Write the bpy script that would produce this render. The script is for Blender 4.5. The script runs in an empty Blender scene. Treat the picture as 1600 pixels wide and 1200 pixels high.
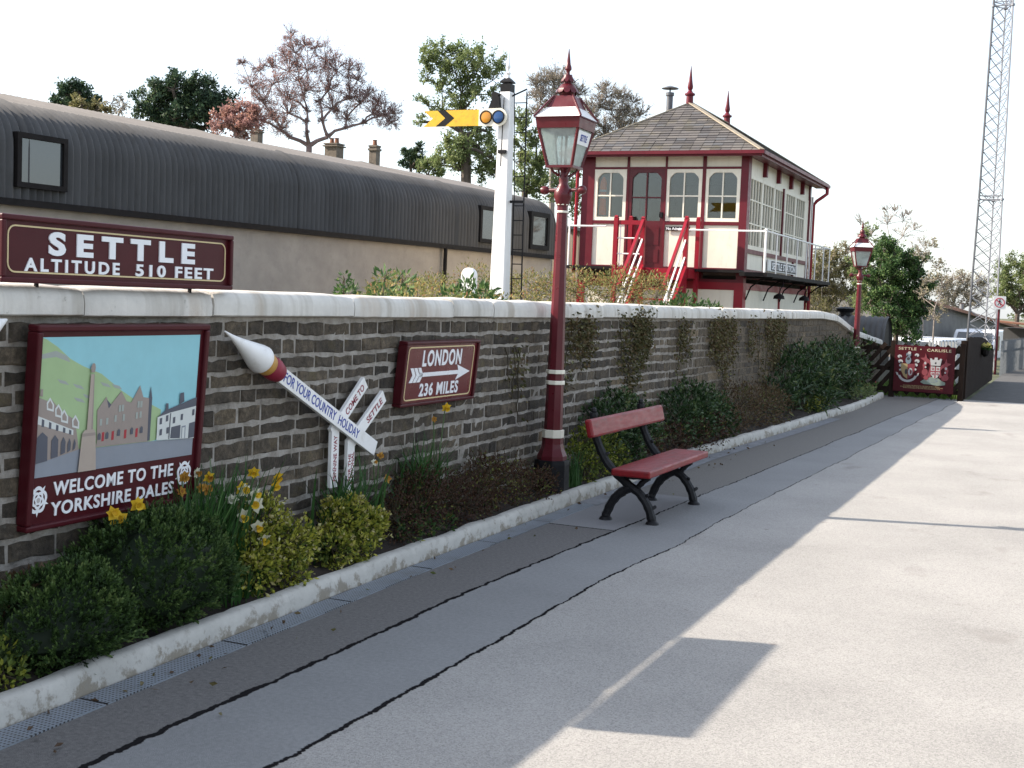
import bpy, math, random
from mathutils import Vector, Matrix, noise
R_ = math.radians
random.seed(7)
sc = bpy.context.scene
col = sc.collection

# ---------------------------------------------------------------- camera
CAM_H, FOC = 1.7, 2000.0                       # eye height, focal length in photo pixels (1600 wide)
_u = Vector((880, -100, FOC)).normalized()      # the platform direction (+Y) in camera axes (right, down, forward)
_h = Vector((1, 0.04, 0))
_up = _h.cross(_u).normalized()
if _up.y > 0: _up = -_up
_x = _u.cross(_up)
if _x.x < 0: _x = -_x
AX = (_x, _u, _up)
def cam_to_world(v): return Vector((AX[0].dot(v), AX[1].dot(v), AX[2].dot(v)))
cd = bpy.data.cameras.new("camera"); cam = bpy.data.objects.new("camera", cd); col.objects.link(cam)
cd.sensor_width = 36; cd.lens = FOC / 1600 * 36; cd.clip_end = 4000; cd.clip_start = 0.05
r, d, f = cam_to_world(Vector((1, 0, 0))), cam_to_world(Vector((0, 1, 0))), cam_to_world(Vector((0, 0, 1)))
cam.matrix_world = Matrix(((r.x, -d.x, -f.x, 0), (r.y, -d.y, -f.y, 0), (r.z, -d.z, -f.z, CAM_H), (0, 0, 0, 1)))
sc.camera = cam
def at(px, py, depth):                          # a point of the place from its bearing in the photo and its distance
    return cam_to_world(Vector((px - 800, py - 600, FOC)) / FOC * depth) + Vector((0, 0, CAM_H))

# ---------------------------------------------------------------- light
w = bpy.data.worlds.new("World"); sc.world = w; w.use_nodes = True
nt = w.node_tree; bg = nt.nodes["Background"]
sky = nt.nodes.new("ShaderNodeTexSky"); sky.sky_type = 'NISHITA'; sky.sun_disc = False
SUN_EL, SUN_V = R_(34), Vector((-0.96, -0.28))
sky.sun_elevation = SUN_EL; sky.sun_rotation = math.atan2(SUN_V.x, SUN_V.y)
sky.air_density = 1.0; sky.dust_density = 2.0; sky.ozone_density = 1.0
nt.links.new(sky.outputs[0], bg.inputs[0]); bg.inputs[1].default_value = 0.08
# a thin bright cloud veil over the blue
veil = nt.nodes.new("ShaderNodeBackground"); tcw = nt.nodes.new("ShaderNodeTexCoord"); cn = nt.nodes.new("ShaderNodeTexNoise")
cn.inputs["Scale"].default_value = 1.6; cn.inputs["Detail"].default_value = 5; nt.links.new(tcw.outputs["Generated"], cn.inputs["Vector"])
cr_ = nt.nodes.new("ShaderNodeValToRGB"); cr_.color_ramp.elements[0].position = 0.3; cr_.color_ramp.elements[0].color = (0.76, 0.82, 0.92, 1)
cr_.color_ramp.elements[1].position = 0.62; cr_.color_ramp.elements[1].color = (0.95, 0.98, 1, 1); nt.links.new(cn.outputs["Fac"], cr_.inputs[0])
nt.links.new(cr_.outputs[0], veil.inputs[0]); veil.inputs[1].default_value = 0.345
add_ = nt.nodes.new("ShaderNodeAddShader"); nt.links.new(bg.outputs[0], add_.inputs[0]); nt.links.new(veil.outputs[0], add_.inputs[1])
nt.links.new(add_.outputs[0], nt.nodes["World Output"].inputs[0])
ld = bpy.data.lights.new("sun", 'SUN'); ld.energy = 5.0; ld.angle = R_(0.55); ld.color = (1.0, 0.89, 0.755)
sun = bpy.data.objects.new("sun", ld); col.objects.link(sun)
sv = Vector((SUN_V.x * math.cos(SUN_EL), SUN_V.y * math.cos(SUN_EL), math.sin(SUN_EL)))
sun.rotation_euler = sv.to_track_quat('Z', 'Y').to_euler()
sc.view_settings.view_transform = 'Standard'; sc.view_settings.look = 'None'
sc.view_settings.gamma = 1; sc.view_settings.use_curve_mapping = False
sc.view_settings.exposure = 1.12
sc.cycles.transparent_max_bounces = 24
sc.cycles.max_bounces = 6

# ---------------------------------------------------------------- materials
def newmat(name):
    m = bpy.data.materials.new(name); m.use_nodes = True
    return m, m.node_tree.nodes, m.node_tree.links, m.node_tree.nodes["Principled BSDF"]
def nd(ns, t, **k):
    n = ns.new(t)
    for a, v in k.items(): setattr(n, a, v)
    return n
def ramp(ns, stops):
    n = ns.new("ShaderNodeValToRGB"); e = n.color_ramp.elements
    while len(e) < len(stops): e.new(0.5)
    for el, (p, c) in zip(e, stops):
        el.position = p; el.color = (c[0], c[1], c[2], 1) if not isinstance(c, (int, float)) else (c, c, c, 1)
    return n
def mixc(ns, ls, fac, a, b, mode='MIX'):
    n = ns.new("ShaderNodeMix"); n.data_type = 'RGBA'; n.blend_type = mode
    for s, v in ((0, fac), (6, a), (7, b)):
        if hasattr(v, 'node'): ls.new(v, n.inputs[s])
        elif isinstance(v, (int, float)): n.inputs[s].default_value = v
        else: n.inputs[s].default_value = (*v, 1)
    return n.outputs[2]
def noi(ns, ls, scale, detail=4, rough=0.6, vec=None, dim=None):
    n = ns.new("ShaderNodeTexNoise"); n.inputs["Scale"].default_value = scale
    n.inputs["Detail"].default_value = detail; n.inputs["Roughness"].default_value = rough
    if vec is not None: ls.new(vec, n.inputs["Vector"])
    return n.outputs["Fac"]
def coords(ns, world=False):
    if world: return ns.new("ShaderNodeNewGeometry").outputs["Position"]
    return ns.new("ShaderNodeTexCoord").outputs["Object"]
def scaled(ns, ls, vec, s):
    m = ns.new("ShaderNodeMapping"); m.inputs["Scale"].default_value = s; ls.new(vec, m.inputs["Vector"]); return m.outputs[0]
def math_(ns, ls, op, a, b=None, clamp=False):
    n = ns.new("ShaderNodeMath"); n.operation = op; n.use_clamp = clamp
    for i, v in enumerate((a, b)):
        if v is None: continue
        if hasattr(v, 'node'): ls.new(v, n.inputs[i])
        else: n.inputs[i].default_value = v
    return n.outputs[0]
def bump(ns, ls, bs, h, strength, dist=0.01):
    b = ns.new("ShaderNodeBump"); b.inputs["Strength"].default_value = strength; b.inputs["Distance"].default_value = dist
    ls.new(h, b.inputs["Height"]); ls.new(b.outputs[0], bs.inputs["Normal"])
def M(name, c, rough=0.5, var=0.2, scale=6, dirt=None, dirt_amt=0.4, bmp=0.0, bscale=60, metal=0.0, stretch=(1, 1, 1), world=False, tint=False, spec=0.5):
    m, ns, ls, bs = newmat(name)
    v = scaled(ns, ls, coords(ns, world), stretch)
    n1 = noi(ns, ls, scale, 6, 0.65, v)
    lo = tuple(x * (1 - var) for x in c); hi = tuple(min(1, x * (1 + var)) for x in c)
    rp = ramp(ns, [(0.3, lo), (0.7, hi)]); ls.new(n1, rp.inputs[0]); out = rp.outputs[0]
    if tint:
        a = nd(ns, "ShaderNodeAttribute", attribute_name="tint")
        out = mixc(ns, ls, 1.0, out, mixc(ns, ls, a.outputs["Fac"], (0.45, 0.45, 0.45), (1.5, 1.5, 1.5)), 'MULTIPLY')
    if dirt:
        n2 = noi(ns, ls, scale * 2.7, 8, 0.7, v)
        rd = ramp(ns, [(0.52, 0.0), (0.68, dirt_amt)]); ls.new(n2, rd.inputs[0])
        out = mixc(ns, ls, rd.outputs[0], out, dirt)
    ls.new(out, bs.inputs["Base Color"])
    rr = ramp(ns, [(0.2, max(0.02, rough - 0.1)), (0.8, min(1, rough + 0.12))]); ls.new(noi(ns, ls, scale * 3, 3, 0.5, v), rr.inputs[0])
    ls.new(rr.outputs[0], bs.inputs["Roughness"])
    bs.inputs["Metallic"].default_value = metal; bs.inputs["Specular IOR Level"].default_value = spec
    if bmp: bump(ns, ls, bs, noi(ns, ls, bscale, 6, 0.7, v), bmp)
    return m
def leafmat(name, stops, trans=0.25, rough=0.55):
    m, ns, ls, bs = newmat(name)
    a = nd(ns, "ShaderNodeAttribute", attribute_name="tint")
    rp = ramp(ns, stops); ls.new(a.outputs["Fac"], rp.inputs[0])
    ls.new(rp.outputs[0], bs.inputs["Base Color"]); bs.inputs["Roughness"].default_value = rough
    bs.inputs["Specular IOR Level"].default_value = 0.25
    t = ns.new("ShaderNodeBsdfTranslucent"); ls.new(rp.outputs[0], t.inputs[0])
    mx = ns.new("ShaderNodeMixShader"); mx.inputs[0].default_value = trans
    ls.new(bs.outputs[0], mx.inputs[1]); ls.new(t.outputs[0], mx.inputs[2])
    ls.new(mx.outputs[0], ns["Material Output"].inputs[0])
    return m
def glassmat(name, tint=(0.9, 0.95, 0.95), ior=1.5, rough=0.02):
    m, ns, ls, bs = newmat(name); ns.remove(bs)
    tr = ns.new("ShaderNodeBsdfTransparent"); tr.inputs[0].default_value = (*tint, 1)
    gl = ns.new("ShaderNodeBsdfGlossy"); gl.inputs["Roughness"].default_value = rough
    fr = ns.new("ShaderNodeFresnel"); fr.inputs[0].default_value = ior
    mx = ns.new("ShaderNodeMixShader"); ls.new(fr.outputs[0], mx.inputs[0])
    ls.new(tr.outputs[0], mx.inputs[1]); ls.new(gl.outputs[0], mx.inputs[2]); ls.new(mx.outputs[0], ns["Material Output"].inputs[0])
    return m

# -- platform: strips of different tarmac split by two wandering cracks
def platform_mat():
    m, ns, ls, bs = newmat("platform_tarmac")
    pos = coords(ns, True)
    sx = ns.new("ShaderNodeSeparateXYZ"); ls.new(pos, sx.inputs[0])
    def sstep(v, a, b):
        n = ns.new("ShaderNodeMapRange"); n.interpolation_type = 'SMOOTHSTEP'
        n.inputs[1].default_value = a; n.inputs[2].default_value = b; ls.new(v, n.inputs[0]); return n.outputs[0]
    yv = ns.new("ShaderNodeCombineXYZ"); ls.new(sx.outputs[1], yv.inputs[1])
    def crackx(seed, amp):                        # X + wander(Y)
        ym = ns.new("ShaderNodeMapping"); ym.inputs["Location"].default_value = (seed, seed * 3, 0); ls.new(yv.outputs[0], ym.inputs[0])
        a = math_(ns, ls, 'MULTIPLY', math_(ns, ls, 'SUBTRACT', noi(ns, ls, 0.55, 2, 0.5, ym.outputs[0]), 0.5), amp)
        b = math_(ns, ls, 'MULTIPLY', math_(ns, ls, 'SUBTRACT', noi(ns, ls, 7, 5, 0.75, ym.outputs[0]), 0.5), 0.075)
        return math_(ns, ls, 'ADD', math_(ns, ls, 'ADD', sx.outputs[0], a), b)
    # slow drift of the cracks to the right with distance
    drift = math_(ns, ls, 'MULTIPLY', math_(ns, ls, 'MAXIMUM', math_(ns, ls, 'SUBTRACT', sx.outputs[1], 7.5), 0.0), 0.026)
    x1 = math_(ns, ls, 'SUBTRACT', crackx(1.3, 0.10), math_(ns, ls, 'MULTIPLY', drift, 1.3))
    x2 = math_(ns, ls, 'SUBTRACT', crackx(5.1, 0.14), drift)
    fine = noi(ns, ls, 260, 2, 0.6, pos); mid = noi(ns, ls, 45, 5, 0.7, pos); big = noi(ns, ls, 0.8, 5, 0.6, pos)
    vor = nd(ns, "ShaderNodeTexVoronoi"); vor.inputs["Scale"].default_value = 150; ls.new(pos, vor.inputs["Vector"])
    # main surface: pale aggregate
    g1 = ramp(ns, [(0.2, (0.48, 0.462, 0.435)), (0.42, (0.38, 0.366, 0.346)), (0.58, (0.30, 0.29, 0.276)), (0.76, (0.13, 0.127, 0.124))])
    ls.new(mixc(ns, ls, 0.5, vor.outputs["Color"], fine), g1.inputs[0])
    main = mixc(ns, ls, 0.38, g1.outputs[0], (0.33, 0.317, 0.299))
    sm = ramp(ns, [(0.3, 0.86), (0.62, 1.05)]); ls.new(big, sm.inputs[0])
    main = mixc(ns, ls, 1.0, main, sm.outputs[0], 'MULTIPLY')
    st = ramp(ns, [(0.64, 0.0), (0.74, 0.6)]); ls.new(noi(ns, ls, 1.7, 3, 0.5, scaled(ns, ls, pos, (1.0, 0.55, 1))), st.inputs[0])
    main = mixc(ns, ls, st.outputs[0], main, (0.19, 0.17, 0.155))
    s5 = ramp(ns, [(0.68, 0.0), (0.73, 0.75)]); ls.new(noi(ns, ls, 6.5, 4, 0.6, pos), s5.inputs[0]); main = mixc(ns, ls, s5.outputs[0], main, (0.20, 0.18, 0.165))
    # dirty strip by the second crack (left of it)
    g2 = ramp(ns, [(0.34, (0.17, 0.172, 0.174)), (0.66, (0.29, 0.29, 0.29))]); ls.new(mixc(ns, ls, 0.5, mid, fine), g2.inputs[0])
    strip2 = mixc(ns, ls, 1.0, g2.outputs[0], sm.outputs[0], 'MULTIPLY')
    g3 = ramp(ns, [(0.34, (0.075, 0.072, 0.071)), (0.52, (0.145, 0.138, 0.134)), (0.68, (0.24, 0.228, 0.218))]); ls.new(mixc(ns, ls, 0.5, mid, fine), g3.inputs[0])
    # strip 1 is relaid pale tarmac by the bench
    ny = math_(ns, ls, 'MULTIPLY', sstep(sx.outputs[1], 8.95, 9.0), math_(ns, ls, 'SUBTRACT', 1.0, sstep(sx.outputs[1], 10.9, 10.98)))
    strip1 = mixc(ns, ls, ny, mixc(ns, ls, sstep(sx.outputs[1], 10, 13), g3.outputs[0], (0.16, 0.15, 0.138)), (0.22, 0.218, 0.225))
    c = mixc(ns, ls, sstep(x2, -2.535, -2.515), strip2, main)
    c = mixc(ns, ls, sstep(x1, -3.10, -3.07), strip1, c)
    # the cracks
    def line(x, x0, wd):
        dd = math_(ns, ls, 'ABSOLUTE', math_(ns, ls, 'SUBTRACT', x, x0))
        ws = ns.new('ShaderNodeMapRange'); ws.inputs[1].default_value = 4; ws.inputs[2].default_value = 11; ws.inputs[3].default_value = 1.6; ws.inputs[4].default_value = .75; ls.new(sx.outputs[1], ws.inputs[0])
        wn = math_(ns, ls, 'MULTIPLY', math_(ns, ls, 'MULTIPLY', noi(ns, ls, 3.5, 3, 0.6, pos), ws.outputs[0]), wd)
        return sstep(math_(ns, ls, 'SUBTRACT', wn, dd), 0.0, 0.006)
    l1 = line(x1, -3.085, 0.023); l2 = line(x2, -2.525, 0.017)
    xl = math_(ns, ls, 'SUBTRACT', sx.outputs[0], -3.09)
    cr = math_(ns, ls, 'MAXIMUM', l1, l2)
    # cross joint where the dark strip stops
    dj = math_(ns, ls, 'ABSOLUTE', math_(ns, ls, 'SUBTRACT', math_(ns, ls, 'ADD', sx.outputs[1], math_(ns, ls, 'MULTIPLY', mid, 0.05)), 8.99))
    lj = math_(ns, ls, 'MULTIPLY', sstep(math_(ns, ls, 'SUBTRACT', 0.012, dj), 0, 0.005), math_(ns, ls, 'LESS_THAN', x1, -3.08))
    cr = math_(ns, ls, 'MAXIMUM', cr, lj)
    c = mixc(ns, ls, cr, c, (0.018, 0.017, 0.018))
    ls.new(c, bs.inputs["Base Color"])
    bs.inputs["Roughness"].default_value = 0.72; ls.new(math_(ns, ls, "MULTIPLY", math_(ns, ls, "SUBTRACT", 1.0, cr), 0.3), bs.inputs["Specular IOR Level"])
    hh = math_(ns, ls, 'SUBTRACT', math_(ns, ls, 'ADD', math_(ns, ls, 'MULTIPLY', mid, 0.5), fine), math_(ns, ls, 'MULTIPLY', cr, 3.0))
    bump(ns, ls, bs, hh, 0.8, 0.008)
    return m

MAROON = (0.092, 0.009, 0.015)
mt = dict(
    platform=platform_mat(),
    maroon=M("maroon_gloss_paint", MAROON, 0.33, 0.15, 5, dirt=(0.06, 0.010, 0.012), dirt_amt=0.25, bmp=0.05, spec=0.35),
    signal_red=M("red_gloss_paint", (0.25, 0.008, 0.020), 0.35, 0.1, 4, dirt=(0.16, 0.01, 0.015), dirt_amt=0.3, spec=0.3), box_maroon=M("signal_box_maroon_paint", (0.115, 0.008, 0.017), 0.4, 0.12, 4, dirt=(0.08, 0.01, 0.014), dirt_amt=0.3, spec=0.3),
    bench_red=M("bench_red_paint", (0.20, 0.010, 0.014), 0.38, 0.22, 9, dirt=(0.07, 0.02, 0.02), dirt_amt=0.6, bmp=0.12, bscale=25, stretch=(1, 0.25, 1), spec=0.3),
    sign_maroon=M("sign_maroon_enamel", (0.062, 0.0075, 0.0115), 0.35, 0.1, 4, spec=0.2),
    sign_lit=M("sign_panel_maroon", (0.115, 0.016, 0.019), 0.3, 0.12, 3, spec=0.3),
    gold=M("gold_line_paint", (0.62, 0.50, 0.27), 0.45, 0.08),
    letter_white=M("white_letter_paint", (0.80, 0.81, 0.84), 0.35, 0.04),
    white=M("white_gloss_paint", (0.80, 0.79, 0.78), 0.4, 0.06, 4, dirt=(0.5, 0.47, 0.42), dirt_amt=0.35),
    post_white=M("white_post_paint", (0.82, 0.82, 0.83), 0.45, 0.05, 3, dirt=(0.6, 0.56, 0.56), dirt_amt=0.4, stretch=(1, 1, 0.15)),
    cream=M("cream_paint", (0.79, 0.745, 0.63), 0.45, 0.06, 3, dirt=(0.5, 0.42, 0.3), dirt_amt=0.25, stretch=(1, 1, 0.4)),
    black=M("black_paint", (0.009, 0.009, 0.011), 0.5, 0.3, 6, spec=0.18),
    iron=M("black_cast_iron", (0.010, 0.010, 0.012), 0.45, 0.4, 12, dirt=(0.03, 0.03, 0.03), dirt_amt=0.5, bmp=0.35, bscale=35, spec=0.22),
    blue_letter=M("blue_letter_paint", (0.03, 0.055, 0.30), 0.5, 0.05),
    red_letter=M("maroon_letter_paint", (0.24, 0.012, 0.035), 0.5, 0.05),
    brass=M("ochre_paint", (0.50, 0.27, 0.06), 0.45, 0.15),
    yellow=M("signal_yellow_enamel", (0.72, 0.42, 0.02), 0.4, 0.1, 5, dirt=(0.35, 0.16, 0.03), dirt_amt=0.45),
    amber=M("amber_glass", (0.55, 0.24, 0.03), 0.1, 0.05), blue_glass=M("blue_glass", (0.02, 0.07, 0.2), 0.08, 0.05),
    slate=None,
    lead=M("pale_hip_flashing", (0.30, 0.255, 0.19), 0.7, 0.15, 5),
    hut_metal=M("grey_corrugated_iron", (0.092, 0.092, 0.095), 0.7, 0.2, 1.2, dirt=(0.062, 0.057, 0.052), dirt_amt=0.5, stretch=(1, 1, 0.3), spec=0.2), hut_roof=M("sunlit_pale_roof_sheet", (0.17, 0.16, 0.155), 0.8, 0.12, 1.5, dirt=(0.16, 0.15, 0.14), dirt_amt=0.5, spec=0.2),  # paler upper hut sheets: sunlight on the roof top put into the colour
    hut_dark=M("dark_frame_paint", (0.014, 0.012, 0.012), 0.6, 0.2, spec=0.12),
    render=M("pebbledash_render", (0.37, 0.325, 0.28), 0.9, 0.14, 1.5, dirt=(0.28, 0.25, 0.22), dirt_amt=0.6, bmp=0.8, bscale=90),
    galv=M("galvanised_steel", (0.16, 0.175, 0.19), 0.6, 0.2, 12, metal=0.2),
    wood_dark=M("dark_creosoted_wood", (0.020, 0.013, 0.010), 0.92, 0.5, 5, bmp=0.4, stretch=(4, 4, 0.4), spec=0.12),
    wood_grey=M("weathered_wood", (0.16, 0.135, 0.105), 0.85, 0.3, 4, stretch=(4, 4, 0.3)),
    soil=M("bed_soil", (0.026, 0.018, 0.013), 0.95, 0.5, 14, bmp=1.0, bscale=30, world=True),
    yard=M("yard_ground", (0.12, 0.11, 0.085), 0.95, 0.35, 1.2, dirt=(0.05, 0.07, 0.025), dirt_amt=0.8, bmp=0.4, world=True),
    ground=M("far_ground", (0.075, 0.085, 0.04), 0.95, 0.35, 0.3, dirt=(0.14, 0.12, 0.09), dirt_amt=0.8, world=True),
    path=M("dark_tarmac", (0.065, 0.063, 0.062), 0.9, 0.25, 3, bmp=0.4, bscale=80, world=True),
    bark=M("bark", (0.085, 0.068, 0.055), 0.9, 0.3, 8), bark_pale=M("pale_bark", (0.22, 0.19, 0.17), 0.9, 0.3, 8),
    bark_beech=M("beech_bark", (0.21, 0.15, 0.145), 0.9, 0.3, 8),
    stem=M("plant_stem", (0.045, 0.035, 0.018), 0.8, 0.3, 20), stem_green=M("green_stem", (0.06, 0.11, 0.03), 0.6, 0.2, 20),
    lens_orange=M("hi_vis_orange", (1.0, 0.16, 0.02), 0.7, 0.1), reflective=M("silver_tape", (0.5, 0.5, 0.5), 0.4, 0.05),
    shed=M("grey_shed_boards", (0.15, 0.145, 0.14), 0.8, 0.2, 2), rust=M("rusty_edge", (0.22, 0.10, 0.06), 0.8, 0.3),
    van=M("white_van_paint", (0.80, 0.81, 0.84), 0.25, 0.03), tyre=M("black_rubber", (0.012, 0.012, 0.012), 0.8, 0.2),
    chim=M("chimney_stone", (0.17, 0.145, 0.12), 0.9, 0.3, 5), floor=M("cabin_floor", (0.08, 0.06, 0.05), 0.7, 0.2),
    interior=M("cabin_lining", (0.24, 0.22, 0.19), 0.8, 0.1),
    steel_dark=M("mast_steel_dark", (0.10, 0.105, 0.12), 0.5, 0.2), steel_pale=M("mast_steel_galvanised", (0.24, 0.25, 0.28), 0.5, 0.2),
    glass=glassmat("window_glass", (0.82, 0.88, 0.88), 1.75), bright_glass=glassmat("old_sash_glass", (0.8, 0.86, 0.86), 2.6, 0.08), lamp_glass=glassmat("lantern_glass", (0.9, 0.95, 0.94), 1.5, 0.06),
    dark_glass=M("reflecting_pane", (0.02, 0.024, 0.028), 0.03, 0.1, 3, spec=1.0),
    g_conifer=leafmat("clipped_conifer_foliage", [(0, (0.009, 0.020, 0.006)), (0.45, (0.034, 0.068, 0.016)), (0.8, (0.075, 0.125, 0.032)), (1, (0.13, 0.175, 0.055))], 0.12),
    g_strap=leafmat("strap_leaf_green", [(0, (0.016, 0.05, 0.012)), (0.6, (0.05, 0.125, 0.032)), (1, (0.13, 0.24, 0.08))], 0.25, 0.4),
    g_golden=leafmat("golden_variegated_leaf", [(0, (0.028, 0.045, 0.012)), (0.3, (0.09, 0.125, 0.02)), (0.52, (0.21, 0.23, 0.032)), (0.76, (0.38, 0.365, 0.05)), (0.88, (0.30, 0.25, 0.09)), (1, (0.60, 0.57, 0.30))], 0.2),
    g_brown=leafmat("brown_shrub_leaf", [(0, (0.030, 0.014, 0.010)), (0.55, (0.058, 0.026, 0.016)), (0.86, (0.08, 0.045, 0.02)), (0.93, (0.06, 0.10, 0.025)), (1, (0.16, 0.17, 0.04))], 0.15),
    g_mid=leafmat("mid_green_leaf", [(0, (0.014, 0.035, 0.010)), (0.6, (0.04, 0.085, 0.022)), (0.92, (0.085, 0.12, 0.03)), (1, (0.25, 0.24, 0.05))], 0.2),
    g_dark=leafmat("dark_glossy_leaf", [(0, (0.012, 0.026, 0.010)), (0.6, (0.032, 0.066, 0.022)), (0.88, (0.085, 0.12, 0.04)), (1, (0.16, 0.17, 0.06))], 0.12, 0.35),
    g_dry=leafmat("dry_stem_grass", [(0, (0.06, 0.035, 0.02)), (0.6, (0.12, 0.075, 0.04)), (1, (0.10, 0.12, 0.035))], 0.15),
    g_ivy=leafmat("wall_climber_leaf", [(0, (0.04, 0.045, 0.015)), (0.45, (0.11, 0.10, 0.04)), (0.75, (0.12, 0.075, 0.04)), (1, (0.20, 0.19, 0.085))], 0.2),
    g_heather=leafmat("rusty_green_shrub_leaf", [(0, (0.06, 0.075, 0.025)), (0.45, (0.18, 0.19, 0.06)), (0.68, (0.32, 0.28, 0.10)), (0.82, (0.34, 0.15, 0.08)), (1, (0.38, 0.34, 0.13))], 0.35),
    g_beech=leafmat("young_copper_leaf", [(0, (0.24, 0.14, 0.14)), (0.6, (0.38, 0.215, 0.19)), (1, (0.46, 0.27, 0.19))], 0.5),  # leaf colours of the distant trees, lifted to put haze and glare in
    g_yew=leafmat("dark_yew_foliage", [(0, (0.022, 0.042, 0.03)), (0.6, (0.05, 0.09, 0.05)), (1, (0.12, 0.17, 0.07))], 0.3),
    g_maple=leafmat("spring_green_leaf", [(0, (0.09, 0.135, 0.055)), (0.5, (0.18, 0.23, 0.09)), (1, (0.31, 0.35, 0.16))], 0.5),
    g_bud=leafmat("budding_twig_leaf", [(0, (0.17, 0.15, 0.115)), (0.6, (0.27, 0.245, 0.17)), (1, (0.34, 0.32, 0.2))], 0.45),
    g_olive=leafmat("olive_bush_leaf", [(0, (0.08, 0.085, 0.035)), (0.6, (0.20, 0.19, 0.085)), (1, (0.33, 0.27, 0.15))], 0.4),
    g_laurel=leafmat("laurel_leaf", [(0, (0.02, 0.05, 0.018)), (0.55, (0.055, 0.115, 0.035)), (1, (0.15, 0.22, 0.07))], 0.3),
    petal_w=leafmat("white_petal", [(0, (0.62, 0.62, 0.48)), (1, (0.80, 0.79, 0.66))], 0.3), petal_y=leafmat("yellow_petal", [(0, (0.66, 0.40, 0.02)), (1, (0.82, 0.58, 0.05))], 0.3),
    petal_o=leafmat("wilted_petal", [(0, (0.35, 0.16, 0.03)), (1, (0.55, 0.30, 0.05))], 0.3), petal_r=leafmat("red_petal", [(0, (0.35, 0.02, 0.03)), (1, (0.5, 0.05, 0.06))], 0.3),
)
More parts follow.
